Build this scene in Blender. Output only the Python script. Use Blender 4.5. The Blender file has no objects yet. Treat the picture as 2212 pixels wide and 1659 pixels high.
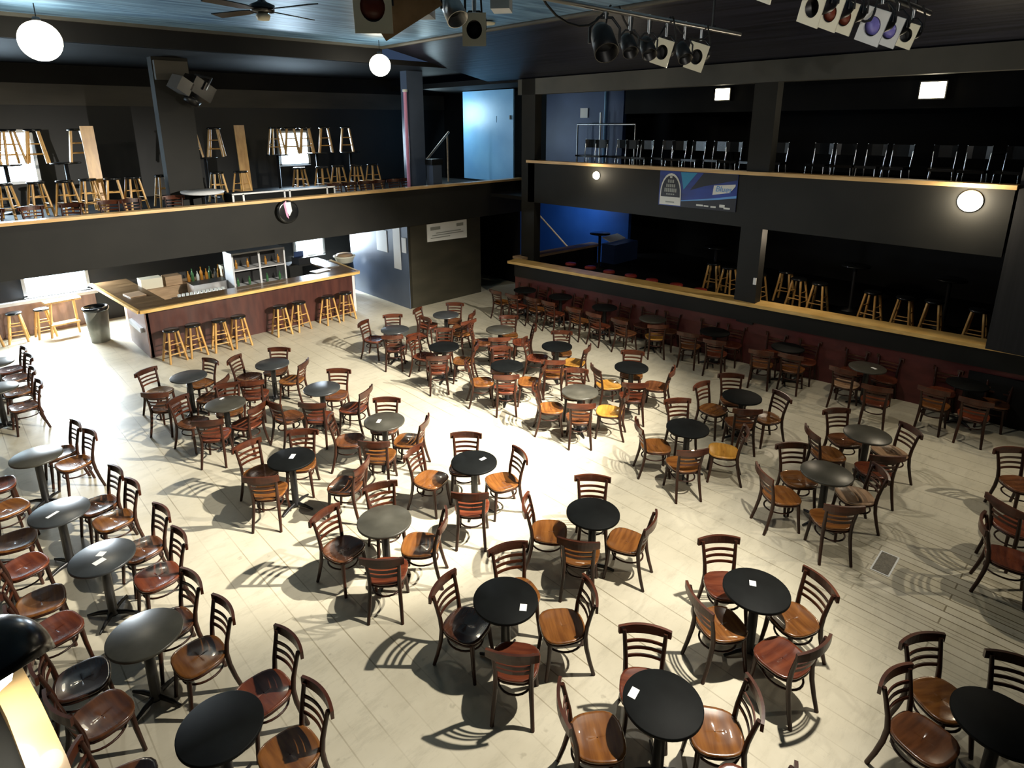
import bpy, math, random
from mathutils import Vector, Matrix
random.seed(7)
SC = bpy.context.scene
COL = SC.collection
PI = math.pi
def R(d): return math.radians(d)

# ------------------------------------------------------------------ camera
EYE = Vector((0.0, 0.0, 5.046))
yaw, pitch, roll = R(47.133), R(15.341), R(-0.3385)
fw = Vector((math.cos(yaw)*math.cos(pitch), math.sin(yaw)*math.cos(pitch), -math.sin(pitch)))
rt = Vector((math.sin(yaw), -math.cos(yaw), 0.0))
up = rt.cross(fw)
rt2 = rt*math.cos(roll) + up*math.sin(roll)
up2 = -rt*math.sin(roll) + up*math.cos(roll)
cd = bpy.data.cameras.new('camera'); cam = bpy.data.objects.new('camera', cd); COL.objects.link(cam)
M = Matrix.Identity(4)
for i in range(3):
    M[i][0] = rt2[i]; M[i][1] = up2[i]; M[i][2] = -fw[i]; M[i][3] = EYE[i]
cam.matrix_world = M
cd.sensor_width = 36; cd.sensor_fit = 'HORIZONTAL'
cd.lens = 1339.59/2212*36
cd.shift_x = 0.0129; cd.shift_y = -0.0877
cd.clip_start = 0.05; cd.clip_end = 100
SC.camera = cam

# ------------------------------------------------------------------ world, exposure
SC.view_settings.view_transform = 'Standard'
SC.view_settings.look = 'None'
SC.view_settings.gamma = 1
SC.view_settings.use_curve_mapping = False
SC.view_settings.exposure = 0.0
SC.cycles.use_denoising = True
SC.cycles.max_bounces = 6
SC.cycles.diffuse_bounces = 3
SC.cycles.sample_clamp_indirect = 8
w = bpy.data.worlds.new('world'); SC.world = w; w.use_nodes = True
w.node_tree.nodes['Background'].inputs[0].default_value = (0.10, 0.16, 0.30, 1)
w.node_tree.nodes['Background'].inputs[1].default_value = 0.3

def lamp(name, kind, loc, target, power, color, size=0.1, spot=60, blend=0.6, size_y=None):
    d = bpy.data.lights.new(name, kind); o = bpy.data.objects.new(name, d); COL.objects.link(o)
    o.location = loc
    if target is not None:
        v = Vector(target) - Vector(loc)
        o.rotation_euler = v.to_track_quat('-Z', 'Y').to_euler()
    d.energy = power; d.color = color
    if kind == 'SPOT': d.spot_size = R(spot); d.spot_blend = blend; d.shadow_soft_size = size
    elif kind == 'POINT': d.shadow_soft_size = size
    elif kind == 'AREA':
        d.size = size
        if size_y: d.shape = 'RECTANGLE'; d.size_y = size_y
    return o
WARM = (1.0, 0.86, 0.64); WHITE = (1.0, 0.93, 0.80); DAY = (0.62, 0.82, 1.0)
# the stage lamps over the front of the hall
lamp('stage_spot_light', 'SPOT', (7.0, 2.15, 5.60), (3.9, 10.6, 0), 7600, WHITE, 0.06, 70, 0.55)
lamp('stage_spot_light', 'SPOT', (8.0, 2.15, 5.60), (8.0, 8.8, 0), 3800, WHITE, 0.06, 58, 0.8)
lamp('stage_spot_light', 'SPOT', (5.6, 1.5, 5.55), (3.2, 5.0, 0), 2050, WHITE, 0.06, 100, 0.7)
lamp('stage_spot_light', 'SPOT', (7.4, 4.0, 5.55), (8.2, 4.0, 0), 260, WHITE, 0.08, 120, 0.9)
lamp('stage_spot_light', 'SPOT', (11.3, -2.6, 5.6), (8.8, 1.6, 0), 700, (1.0, 0.9, 0.72), 0.05, 60, 0.8)
# added unseen spot that brightens the lamp frames on the lighting pipes
lamp('pipe_fill_light', 'SPOT', (1.5, -1.2, 5.6), (6.9, 2.6, 5.85), 420, (1.0, 0.95, 0.86), 0.05, 46, 0.7)
lamp('ledge_fill_light', 'POINT', (13.1, 5.0, 2.75), None, 45, (1.0, 0.82, 0.6), 0.05)  # added point lamp that brightens the stools behind the ledge

# ------------------------------------------------------------------ materials
def mat(name, col, rough=0.5, metal=0.0, emit=None, strength=0, spec=0.5, coat=0.0, trans=0.0):
    m = bpy.data.materials.new(name); m.use_nodes = True
    b = m.node_tree.nodes['Principled BSDF']
    b.inputs['Base Color'].default_value = (*col, 1); b.inputs['Roughness'].default_value = rough
    b.inputs['Metallic'].default_value = metal; b.inputs['Specular IOR Level'].default_value = spec
    b.inputs['Coat Weight'].default_value = coat; b.inputs['Transmission Weight'].default_value = trans
    if emit: b.inputs['Emission Color'].default_value = (*emit, 1); b.inputs['Emission Strength'].default_value = strength
    return m
def noisy(name, c1, c2, scale=(4, 4, 4), rough=0.5, metal=0, coat=0.0, detail=4, lo=0.35, hi=0.65, bump=0.0, spec=0.5, random_tint=0.0):
    """two colours mixed by stretched noise in object space"""
    m = mat(name, c1, rough, metal, coat=coat, spec=spec); nt = m.node_tree; N = nt.nodes; L = nt.links
    b = N['Principled BSDF']; tc = N.new('ShaderNodeTexCoord'); mp = N.new('ShaderNodeMapping'); mp.inputs['Scale'].default_value = scale
    L.new(tc.outputs['Object'], mp.inputs['Vector'])
    if random_tint:
        oi = N.new('ShaderNodeObjectInfo'); vm = N.new('ShaderNodeVectorMath'); vm.operation = 'ADD'
        mu = N.new('ShaderNodeMath'); mu.operation = 'MULTIPLY'; mu.inputs[1].default_value = 37.0
        L.new(oi.outputs['Random'], mu.inputs[0]); L.new(mp.outputs[0], vm.inputs[0]); L.new(mu.outputs[0], vm.inputs[1]); src = vm.outputs[0]
    else: src = mp.outputs[0]
    no = N.new('ShaderNodeTexNoise'); no.inputs['Scale'].default_value = 1; no.inputs['Detail'].default_value = detail
    L.new(src, no.inputs['Vector'])
    cr = N.new('ShaderNodeValToRGB'); cr.color_ramp.elements[0].position = lo; cr.color_ramp.elements[1].position = hi
    cr.color_ramp.elements[0].color = (*c1, 1); cr.color_ramp.elements[1].color = (*c2, 1)
    L.new(no.outputs[0], cr.inputs[0]); out = cr.outputs[0]
    if random_tint:
        hs = N.new('ShaderNodeHueSaturation'); mr = N.new('ShaderNodeMapRange')
        mr.inputs['To Min'].default_value = 1-random_tint; mr.inputs['To Max'].default_value = 1+random_tint
        L.new(oi.outputs['Random'], mr.inputs['Value']); L.new(mr.outputs[0], hs.inputs['Value']); L.new(out, hs.inputs['Color']); out = hs.outputs[0]
    L.new(out, b.inputs['Base Color'])
    if bump:
        bp = N.new('ShaderNodeBump'); bp.inputs['Strength'].default_value = bump; bp.inputs['Distance'].default_value = 0.01
        L.new(no.outputs[0], bp.inputs['Height']); L.new(bp.outputs[0], b.inputs['Normal'])
    return m

def floor_material():
    m = mat('floor_paint', (0.6, 0.56, 0.45), 0.42); nt = m.node_tree; N = nt.nodes; L = nt.links; b = N['Principled BSDF']
    tc = N.new('ShaderNodeTexCoord')
    def noise(scale, detail=5, vec=None, rough=0.6):
        mp = N.new('ShaderNodeMapping'); mp.inputs['Scale'].default_value = scale; L.new(tc.outputs['Object'], mp.inputs['Vector'])
        n = N.new('ShaderNodeTexNoise'); n.inputs['Scale'].default_value = 1; n.inputs['Detail'].default_value = detail; n.inputs['Roughness'].default_value = rough
        L.new(mp.outputs[0], n.inputs['Vector']); return n.outputs[0]
    def ramp(src, p0, p1, c0, c1):
        r = N.new('ShaderNodeValToRGB'); r.color_ramp.elements[0].position = p0; r.color_ramp.elements[1].position = p1
        r.color_ramp.elements[0].color = c0; r.color_ramp.elements[1].color = c1; L.new(src, r.inputs[0]); return r.outputs[0]
    def mix(kind, fac, a, c):
        x = N.new('ShaderNodeMixRGB'); x.blend_type = kind
        if isinstance(fac, float): x.inputs[0].default_value = fac
        else: L.new(fac, x.inputs[0])
        L.new(a, x.inputs[1])
        if isinstance(c, tuple): x.inputs[2].default_value = c
        else: L.new(c, x.inputs[2])
        return x.outputs[0]
    base = ramp(noise((0.9, 0.9, 1), 6), 0.3, 0.7, (0.52, 0.475, 0.36, 1), (0.67, 0.62, 0.485, 1))
    grime = ramp(noise((2.2, 7.0, 1), 8, rough=0.75), 0.50, 0.72, (0, 0, 0, 1), (0.45, 0.45, 0.45, 1))
    c = mix('MIX', grime, base, (0.33, 0.30, 0.22, 1))
    scuff = ramp(noise((16.0, 2.2, 1), 6, rough=0.8), 0.60, 0.80, (0, 0, 0, 1), (0.5, 0.5, 0.5, 1))
    c = mix('MIX', scuff, c, (0.24, 0.21, 0.15, 1))
    spots = ramp(noise((5.5, 5.5, 1), 3), 0.66, 0.72, (0, 0, 0, 1), (0.35, 0.35, 0.35, 1))
    c = mix('MIX', spots, c, (0.22, 0.19, 0.13, 1))
    # boards running away from the front of the hall
    mp = N.new('ShaderNodeMapping'); mp.inputs['Rotation'].default_value = (0, 0, R(90)); L.new(tc.outputs['Object'], mp.inputs['Vector'])
    br = N.new('ShaderNodeTexBrick'); br.inputs['Scale'].default_value = 1; br.inputs['Mortar Size'].default_value = 0.007
    br.inputs['Brick Width'].default_value = 11.0; br.inputs['Row Height'].default_value = 0.30; br.inputs['Mortar Smooth'].default_value = 0.3
    br.inputs['Color1'].default_value = (1, 1, 1, 1); br.inputs['Color2'].default_value = (0.94, 0.94, 0.92, 1); br.inputs['Mortar'].default_value = (0.42, 0.38, 0.30, 1)
    L.new(mp.outputs[0], br.inputs['Vector'])
    wear = ramp(noise((0.5, 0.5, 1), 3), 0.42, 0.62, (0.15, 0.15, 0.15, 1), (0.85, 0.85, 0.85, 1))
    c = mix('MULTIPLY', wear, c, br.outputs[0])
    # scraped, bare boards near the grate (a worn patch of its own shape)
    geo = N.new('ShaderNodeSeparateXYZ'); L.new(tc.outputs['Object'], geo.inputs[0])
    vd = N.new('ShaderNodeVectorMath'); vd.operation = 'DISTANCE'; vd.inputs[1].default_value = (7.6, 0.7, 0); L.new(tc.outputs['Object'], vd.inputs[0])
    near = ramp(vd.outputs['Value'], 0.0, 1.0, (1, 1, 1, 1), (0, 0, 0, 1)); near.node.color_ramp.elements[1].position = 1.0
    mr = N.new('ShaderNodeMapRange'); mr.inputs['From Min'].default_value = 0.5; mr.inputs['From Max'].default_value = 1.7; mr.inputs['To Min'].default_value = 1; mr.inputs['To Max'].default_value = 0
    L.new(vd.outputs['Value'], mr.inputs['Value'])
    br2 = N.new('ShaderNodeTexBrick'); br2.inputs['Scale'].default_value = 1; br2.inputs['Mortar Size'].default_value = 0.008; br2.inputs['Brick Width'].default_value = 1.6
    br2.inputs['Row Height'].default_value = 0.12; br2.inputs['Color1'].default_value = (1, 1, 1, 1); br2.inputs['Color2'].default_value = (0.82, 0.8, 0.74, 1); br2.inputs['Mortar'].default_value = (0.3, 0.26, 0.18, 1)
    L.new(mp.outputs[0], br2.inputs['Vector'])
    c = mix('MULTIPLY', mr.outputs[0], c, br2.outputs[0])
    L.new(c, b.inputs['Base Color'])
    rr = ramp(noise((3, 3, 1), 4), 0.3, 0.7, (0.30, 0.30, 0.30, 1), (0.5, 0.5, 0.5, 1)); L.new(rr, b.inputs['Roughness'])
    return m

MT = {
 'floor': floor_material(),
 'black_wall': noisy('black_wall_paint', (0.005, 0.005, 0.0055), (0.009, 0.009, 0.009), (1, 1, 1), 0.7, spec=0.2),
 'grey_black': noisy('charcoal_paint', (0.010, 0.010, 0.0085), (0.015, 0.0145, 0.012), (1, 1, 1), 0.65, spec=0.3),
 'beam': noisy('grey_beam_paint', (0.05, 0.05, 0.043), (0.075, 0.073, 0.063), (1, 1, 1), 0.6),
 'wall_upper': noisy('dark_wall_paint', (0.009, 0.011, 0.014), (0.016, 0.018, 0.022), (0.6, 0.6, 0.6), 0.6),
 'wall_band': noisy('faded_band_paint', (0.04, 0.037, 0.031), (0.065, 0.06, 0.05), (0.5, 1, 2), 0.6),
 'rail_wood': noisy('pale_rail_wood', (0.60, 0.37, 0.15), (0.78, 0.52, 0.24), (2, 2, 20), 0.35, coat=0.2),
 'counter_wood': noisy('golden_counter_wood', (0.66, 0.40, 0.12), (0.84, 0.56, 0.20), (3, 3, 20), 0.3, coat=0.3),
 'bar_top': noisy('brown_bar_top', (0.14, 0.085, 0.04), (0.24, 0.15, 0.075), (2, 12, 2), 0.25, coat=0.4),
 'maroon': noisy('maroon_panel_paint', (0.075, 0.014, 0.014), (0.12, 0.024, 0.022), (3, 3, 6), 0.45),
 'bar_panel': noisy('dark_red_bar_panel', (0.050, 0.013, 0.010), (0.085, 0.025, 0.017), (8, 2, 1.5), 0.4),
 'bar_side': noisy('bar_side_panel', (0.16, 0.10, 0.09), (0.24, 0.15, 0.13), (8, 2, 1.5), 0.4),
 'frame_wood': noisy('dark_walnut_frame', (0.020, 0.0065, 0.0035), (0.042, 0.013, 0.006), (14, 14, 4), 0.4, coat=0.08, spec=0.3, random_tint=0.35),
 'rail_back': noisy('varnished_back_wood', (0.036, 0.0095, 0.005), (0.080, 0.021, 0.008), (4, 18, 18), 0.32, coat=0.2, random_tint=0.35),
 'seat_o': noisy('honey_seat_wood', (0.13, 0.046, 0.012), (0.23, 0.088, 0.020), (3, 22, 3), 0.26, coat=0.5, random_tint=0.15),
 'seat_b': noisy('brown_seat_wood', (0.085, 0.030, 0.012), (0.16, 0.058, 0.021), (3, 22, 3), 0.26, coat=0.5, random_tint=0.2),
 'seat_r': noisy('red_brown_seat_wood', (0.095, 0.022, 0.011), (0.17, 0.044, 0.018), (3, 22, 3), 0.26, coat=0.5, random_tint=0.2),
 'seat_d': noisy('dark_seat_wood', (0.035, 0.013, 0.007), (0.07, 0.025, 0.012), (3, 22, 3), 0.25, coat=0.6),
 'seat_p': noisy('pale_sheen_seat_wood', (0.34, 0.20, 0.11), (0.52, 0.34, 0.21), (3, 22, 3), 0.26, coat=0.5),  # white reflection on a seat put into the wood colour
 'seat_y': noisy('golden_seat_wood', (0.42, 0.19, 0.03), (0.58, 0.29, 0.05), (3, 22, 3), 0.26, coat=0.5),
 'top_black': noisy('black_laminate', (0.003, 0.0035, 0.0035), (0.005, 0.006, 0.006), (6, 6, 6), 0.62, spec=0.12),
 'top_grey_sheen': noisy('grey_sheen_laminate', (0.042, 0.040, 0.031), (0.064, 0.061, 0.048), (5, 5, 5), 0.33, spec=0.45),  # own grey on some tops, reflected light put into the colour on others
 'top_sheen': noisy('sheen_laminate', (0.028, 0.031, 0.033), (0.042, 0.046, 0.048), (5, 5, 5), 0.32, spec=0.6),  # bluish reflection on dark tops put into the colour
 'black_metal': mat('black_painted_metal', (0.008, 0.008, 0.009), 0.4),
 'black_gloss': mat('black_vinyl', (0.008, 0.009, 0.010), 0.22, spec=0.6),
 'stool_wood': noisy('blond_stool_wood', (0.50, 0.27, 0.08), (0.68, 0.41, 0.14), (12, 12, 3), 0.35, coat=0.2, random_tint=0.2),
 'chrome': mat('chrome', (0.75, 0.76, 0.78), 0.18, 1.0),
 'steel': mat('brushed_steel', (0.5, 0.5, 0.5), 0.35, 1.0),
 'paper': mat('white_paper', (0.85, 0.86, 0.84), 0.6),
 'white': noisy('white_paint', (0.62, 0.64, 0.66), (0.75, 0.76, 0.78), (3, 3, 3), 0.45),
 'cream': mat('cream_enamel', (0.82, 0.78, 0.62), 0.45),
 'brown_plate': noisy('tan_metal_plate', (0.20, 0.12, 0.06), (0.30, 0.19, 0.10), (6, 6, 6), 0.5),
 'blue': noisy('blue_wall_paint', (0.012, 0.07, 0.30), (0.018, 0.09, 0.36), (1, 1, 1), 0.4),
 'navy': noisy('navy_wall_paint', (0.02, 0.045, 0.13), (0.03, 0.06, 0.17), (1, 1, 1), 0.4),
 'pale_blue': noisy('pale_blue_door_paint', (0.16, 0.38, 0.66), (0.21, 0.46, 0.72), (1, 1, 1), 0.35),
 'booth_dark': noisy('booth_charcoal_paint', (0.030, 0.028, 0.018), (0.045, 0.040, 0.026), (1, 1, 3), 0.45),
 'booth_daylit_blue': noisy('booth_daylit_blue_paint', (0.07, 0.10, 0.16), (0.095, 0.13, 0.20), (1, 1, 1), 0.3, spec=0.7),  # window daylight on the booth side put into the colour
 'tin': noisy('blue_tin_ceiling', (0.06, 0.14, 0.27), (0.20, 0.36, 0.55), (0.8, 9, 1), 0.4, detail=8, bump=0.6),
 'plank_ceiling': noisy('dark_plank_ceiling', (0.006, 0.007, 0.012), (0.022, 0.024, 0.042), (14, 0.3, 1), 0.4, detail=2, bump=0.5),
 'glass_amber': mat('amber_bottle_glass', (0.45, 0.20, 0.03), 0.08, coat=0.5),
 'glass_green': mat('green_bottle_glass', (0.05, 0.16, 0.06), 0.08, coat=0.5),
 'glass_clear': mat('pale_bottle_glass', (0.6, 0.66, 0.66), 0.08, coat=0.5),
 'pink': mat('pink_tube_paint', (0.75, 0.33, 0.55), 0.4),
 'bin_grey': noisy('grey_bin_plastic', (0.20, 0.20, 0.17), (0.27, 0.27, 0.23), (3, 3, 3), 0.5),
 'tan_box': noisy('tan_plywood', (0.34, 0.22, 0.12), (0.46, 0.31, 0.18), (3, 3, 20), 0.5),
 'curtain': noisy('black_drape', (0.006, 0.006, 0.007), (0.012, 0.012, 0.013), (20, 20, 0.5), 0.85),
 'teal_glass': mat('smoked_globe', (0.1, 0.1, 0.1), 0.2),
 'red_stuff': mat('red_vinyl', (0.35, 0.04, 0.03), 0.4),
 'grate': noisy('floor_grate_metal', (0.10, 0.09, 0.07), (0.20, 0.18, 0.14), (60, 60, 60), 0.5),
 'globe': mat('lit_globe', (1, 1, 1), 0.4, emit=(1.0, 0.93, 0.70), strength=14),
 'bulb': mat('lit_flood_face', (1, 1, 1), 0.4, emit=(1.0, 0.90, 0.62), strength=16),
 'bulb_small': mat('lit_bulb', (1, 1, 1), 0.4, emit=(1.0, 0.95, 0.80), strength=30),
 'daypane': mat('daylit_window_pane', (1, 1, 1), 0.4, emit=(0.66, 0.87, 1.0), strength=14),
 'banner_blue': noisy('banner_blue_print', (0.003, 0.012, 0.10), (0.012, 0.05, 0.36), (2.0, 1.2, 3), 0.45, detail=2),
 'banner_black': mat('banner_black_print', (0.004, 0.004, 0.010), 0.5),
 'banner_sky': mat('banner_light_blue_print', (0.12, 0.34, 0.72), 0.5),
 'banner_teal': mat('banner_teal_print', (0.02, 0.26, 0.48), 0.5),
 'banner_white': mat('banner_white_print', (0.72, 0.72, 0.66), 0.5),
 'banner_grey': mat('banner_grey_print', (0.30, 0.31, 0.28), 0.5),
 'gel_red': mat('red_gel', (0.16, 0.03, 0.015), 0.3),
 'gel_blue': mat('violet_gel', (0.20, 0.18, 0.55), 0.3),
 'rubber': mat('black_rubber', (0.02, 0.02, 0.02), 0.8),
}

# ------------------------------------------------------------------ mesh helpers
class MB:
    """collects shapes; build() links them as ONE mesh object"""
    def __init__(s): s.v = []; s.f = []; s.sm = []
    def add(s, vs, fs, smooth=False):
        n = len(s.v); s.v += [tuple(v) for v in vs]; s.f += [tuple(i+n for i in f) for f in fs]; s.sm += [smooth]*len(fs); return s
    def box(s, c, d, rz=0.0, M=None):
        x, y, z = d[0]/2, d[1]/2, d[2]/2
        vs = [Vector((a*x, b*y, e*z)) for a in (-1, 1) for b in (-1, 1) for e in (-1, 1)]
        if M is None: M = Matrix.Rotation(rz, 3, 'Z')
        vs = [M @ v + Vector(c) for v in vs]
        return s.add(vs, [(0, 1, 3, 2), (4, 6, 7, 5), (0, 4, 5, 1), (2, 3, 7, 6), (0, 2, 6, 4), (1, 5, 7, 3)])
    def tube(s, pts, r, n=8, closed=False, cap=True, flat=1.0):
        pts = [Vector(p) for p in pts]; m = len(pts)
        rr = r if isinstance(r, (list, tuple)) else [r]*m
        rings = []; ref = None
        for i, p in enumerate(pts):
            if closed: t = pts[(i+1) % m] - pts[i-1]
            else: t = pts[min(i+1, m-1)] - pts[max(i-1, 0)]
            t.normalize()
            if ref is None: ref = Vector((0, 0, 1)) if abs(t.z) < 0.9 else Vector((1, 0, 0))
            a = (ref - t*ref.dot(t)); a.normalize(); b = t.cross(a); ref = a
            rings.append([p + a*math.cos(2*PI*k/n)*rr[i] + b*math.sin(2*PI*k/n)*rr[i]*flat for k in range(n)])
        vs = [v for rg in rings for v in rg]; fs = []
        for i in range(m if closed else m-1):
            j = (i+1) % m
            for k in range(n): fs.append((i*n+k, i*n+(k+1) % n, j*n+(k+1) % n, j*n+k))
        s.add(vs, fs, True)
        if cap and not closed:
            s.add(rings[0], [tuple(reversed(range(n)))]); s.add(rings[-1], [tuple(range(n))])
        return s
    def cyl(s, a, b, r, r2=None, n=16): return s.tube([a, b], [r, r if r2 is None else r2], n)
    def lathe(s, prof, c=(0, 0, 0), n=24, M=None):
        """prof: (radius, z) list"""
        vs = []; fs = []; c = Vector(c)
        for (r, z) in prof:
            for k in range(n):
                v = Vector((r*math.cos(2*PI*k/n), r*math.sin(2*PI*k/n), z))
                vs.append((M @ v if M else v) + c)
        for i in range(len(prof)-1):
            for k in range(n): fs.append((i*n+k, i*n+(k+1) % n, (i+1)*n+(k+1) % n, (i+1)*n+k))
        s.add(vs, fs, True); return s
    def prism(s, outline, z0, z1, smooth=False):
        n = len(outline)
        vs = [(x, y, z0) for x, y in outline] + [(x, y, z1) for x, y in outline]
        fs = [tuple(reversed(range(n))), tuple(range(n, 2*n))] + [(i, (i+1) % n, n+(i+1) % n, n+i) for i in range(n)]
        return s.add(vs, fs, smooth)
    def ribbon(s, path, h, t, z):
        """curved upright board: path of (x, y) with height h about z and thickness t (along y)"""
        vs = []; m = len(path)
        for i, (x, y) in enumerate(path):
            a = path[max(i-1, 0)]; b = path[min(i+1, m-1)]; d = Vector((b[0]-a[0], b[1]-a[1])); d.normalize(); nx, ny = -d.y, d.x
            hh = h[i] if isinstance(h, list) else h
            for (q, e) in ((-1, -1), (1, -1), (1, 1), (-1, 1)): vs.append((x+nx*t/2*q, y+ny*t/2*q, z+hh/2*e))
        fs = []
        for i in range(m-1):
            for k in range(4): fs.append((i*4+k, (i+1)*4+k, (i+1)*4+(k+1) % 4, i*4+(k+1) % 4))
        fs += [(0, 1, 2, 3), ((m-1)*4+3, (m-1)*4+2, (m-1)*4+1, (m-1)*4)]
        return s.add(vs, fs)
    def mesh(s, name, m, bevel=0):
        me = bpy.data.meshes.new(name); me.from_pydata(s.v, [], s.f)
        me.polygons.foreach_set('use_smooth', s.sm); me.materials.append(m); me.update()
        return me
    def build(s, name, m, parent=None, loc=(0, 0, 0), rz=0):
        o = bpy.data.objects.new(name, s.mesh(name, m)); COL.objects.link(o); o.location = loc; o.rotation_euler = (0, 0, rz)
        if parent: o.parent = parent
        return o
def tag(o, label=None, cat=None, group=None, kind=None):
    if label: o['label'] = label
    if cat: o['category'] = cat
    if group: o['group'] = group
    if kind: o['kind'] = kind
    return o
def thing(name, label, cat, loc=(0, 0, 0), rz=0, group=None):
    o = bpy.data.objects.new(name, None); COL.objects.link(o); o.location = loc; o.rotation_euler = (0, 0, rz)
    o.empty_display_size = 0.1
    return tag(o, label, cat, group)
KIDS = {}
def kids(o):
    if o.name not in KIDS: KIDS[o.name] = [c for c in o.children]
    return KIDS[o.name]
def dup(root, loc, rz, label, group=None, rot=None):
    r = root.copy(); COL.objects.link(r); r.location = loc; r.rotation_euler = rot if rot else (0, 0, rz)
    r['label'] = label
    if group: r['group'] = group
    for ch in kids(root):
        c = ch.copy(); COL.objects.link(c); c.parent = r
        for g in kids(ch):
            d = g.copy(); COL.objects.link(d); d.parent = c
    return r
def struct(name, mb, m, **k): return tag(mb.build(name, m, **k), kind='structure')
def B(c, d, rz=0): return MB().box(c, d, rz)
def slab(x0, x1, y0, y1, z0, z1): return MB().box(((x0+x1)/2, (y0+y1)/2, (z0+z1)/2), (x1-x0, y1-y0, z1-z0))

# ------------------------------------------------------------------ the hall
struct('floor', slab(-3.2, 18.4, -4.2, 19.2, -0.12, 0.0), MT['floor'])
struct('wall_back', slab(-3.2, 14.9, 19.0, 19.2, 0, 5.55), MT['wall_upper'])
struct('trim_1', slab(-3.2, 14.9, 18.97, 19.2, 5.55, 6.05), MT['wall_band'])
struct('wall_back_upper', slab(-3.2, 14.9, 19.0, 19.2, 6.05, 7.2), MT['black_wall'])
struct('wall_left', slab(-3.4, -3.2, -4.2, 19.2, 0, 7.2), MT['wall_upper'])
struct('wall_front', slab(-3.2, 18.4, -4.4, -4.2, 0, 7.2), MT['black_wall'])
struct('wall_right', slab(18.2, 18.4, -4.2, 19.2, 0, 7.2), MT['black_wall'])
struct('wall_far', slab(14.9, 18.2, 19.0, 19.2, 0, 7.2), MT['black_wall'])
# ceiling: blue tin field, dark planked slope towards the right balcony, lower ceilings over the balconies
struct('ceiling', slab(-3.2, 9.0, -4.2, 13.9, 6.9, 7.1), MT['tin'])
m = MB(); m.add([(9.0, -4.2, 6.9), (9.0, 13.9, 6.9), (12.6, 13.9, 6.2), (12.6, -4.2, 6.2), (9.0, -4.2, 7.1), (9.0, 13.9, 7.1), (12.6, 13.9, 6.4), (12.6, -4.2, 6.4)],
               [(0, 1, 2, 3), (7, 6, 5, 4), (0, 4, 5, 1), (1, 5, 6, 2), (2, 6, 7, 3), (3, 7, 4, 0)])
struct('ceiling_slope', m, MT['plank_ceiling'])
struct('ceiling_back', slab(-3.2, 12.6, 13.9, 19.0, 6.5, 6.62), MT['black_wall'])
struct('ceiling_right', slab(12.6, 18.2, -4.2, 19.0, 6.15, 6.3), MT['black_wall'])
struct('trim_2', slab(-3.2, 9.0, 13.86, 13.98, 6.5, 6.86), MT['black_wall'])
struct('trim_3', slab(-3.2, 8.96, 13.80, 13.90, 6.84, 6.92), MT['beam'])
m = MB(); m.tube([(9.0, -4.2, 6.88), (9.0, 13.9, 6.88)], 0.05, 8); struct('trim_4', m, MT['beam'])
struct('trim_5', slab(12.45, 12.75, -4.2, 12.6, 5.80, 6.2), MT['beam'])

# left balcony
struct('trim_6', slab(-3.2, 13.9, 13.9, 14.05, 2.38, 3.36), MT['grey_black'])
struct('floor_left_balcony', slab(-3.2, 14.9, 14.05, 19.0, 2.42, 2.72), MT['black_wall'])
struct('floor_balcony_tier', slab(-3.2, 14.0, 15.9, 19.0, 2.72, 3.2), MT['black_wall'])
struct('trim_7', slab(-3.2, 13.95, 13.84, 14.10, 3.36, 3.42), MT['rail_wood'])
# right balcony
struct('trim_8', slab(12.45, 12.6, 1.64, 12.2, 2.95, 4.02), MT['grey_black'])
struct('trim_9', slab(12.39, 12.66, 1.62, 12.22, 4.02, 4.09), MT['rail_wood'])
struct('floor_right_balcony', slab(12.6, 18.2, -4.2, 12.3, 3.0, 3.3), MT['black_wall'])
struct('floor_right_tier', slab(13.3, 18.2, -4.2, 12.3, 3.3, 3.75), MT['black_wall'])
struct('trim_10', slab(12.47, 12.72, 5.52, 5.98, 0.9, 6.15), MT['grey_black'])
struct('trim_11', slab(12.45, 12.7, 11.95, 12.45, 0, 6.2), MT['grey_black'])
struct('trim_12', slab(10.62, 11.18, 15.2, 15.5, 2.72, 6.5), MT['booth_daylit_blue'])
struct('trim_13', slab(4.22, 4.97, 15.55, 15.85, 3.2, 6.5), MT['grey_black'])
struct('trim_14', slab(4.24, 4.92, 15.42, 15.55, 6.02, 6.42), MT['wall_band'])
# black proscenium and drape at the right
struct('wall_stage', slab(12.45, 12.65, -4.2, 1.6, 1.42, 6.2), MT['curtain'])

# half wall with maroon panels under the right balcony; base line from (11.85,11.9) to (13.0,1.0)
WA = Vector((11.80, 12.05)); WB = Vector((13.45, -3.6)); wd = (WB-WA).normalized(); wn = Vector((wd.y, -wd.x)) # wn points to +x side?
if wn.x < 0: wn = -wn
def wall_strip(o0, o1, z0, z1, a=0.0, b=1.0):
    A = WA + (WB-WA)*a; Bq = WA + (WB-WA)*b
    p = [A+wn*o0, Bq+wn*o0, Bq+wn*o1, A+wn*o1]
    return MB().prism([(q.x, q.y) for q in p][::-1], z0, z1)
struct('wall_half', wall_strip(0.02, 0.18, 0, 0.98), MT['maroon'])
struct('trim_15', wall_strip(-0.02, 0.20, 0.95, 1.30), MT['grey_black'])
co = wall_strip(-0.10, 0.34, 1.30, 1.37, -0.012, 1.0); tag(co.build('drink_counter', MT['counter_wood']), 'long golden wooden drink ledge along the maroon half wall at right', 'counter')
m = MB().prism([(12.25, 12.20), (15.6, 12.0), (15.6, 12.4), (12.25, 12.60)], 1.30, 1.37)
tag(m.build('drink_counter', MT['tan_box']), 'dull wooden ledge running back beside the blue wall', 'counter')
struct('floor_platform', slab(12.9, 18.2, -4.2, 11.8, 0, 0.85), MT['black_wall'])
struct('wall_ledge_side', slab(12.75, 15.6, 12.15, 12.30, 0, 1.3), MT['black_wall'])
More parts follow.
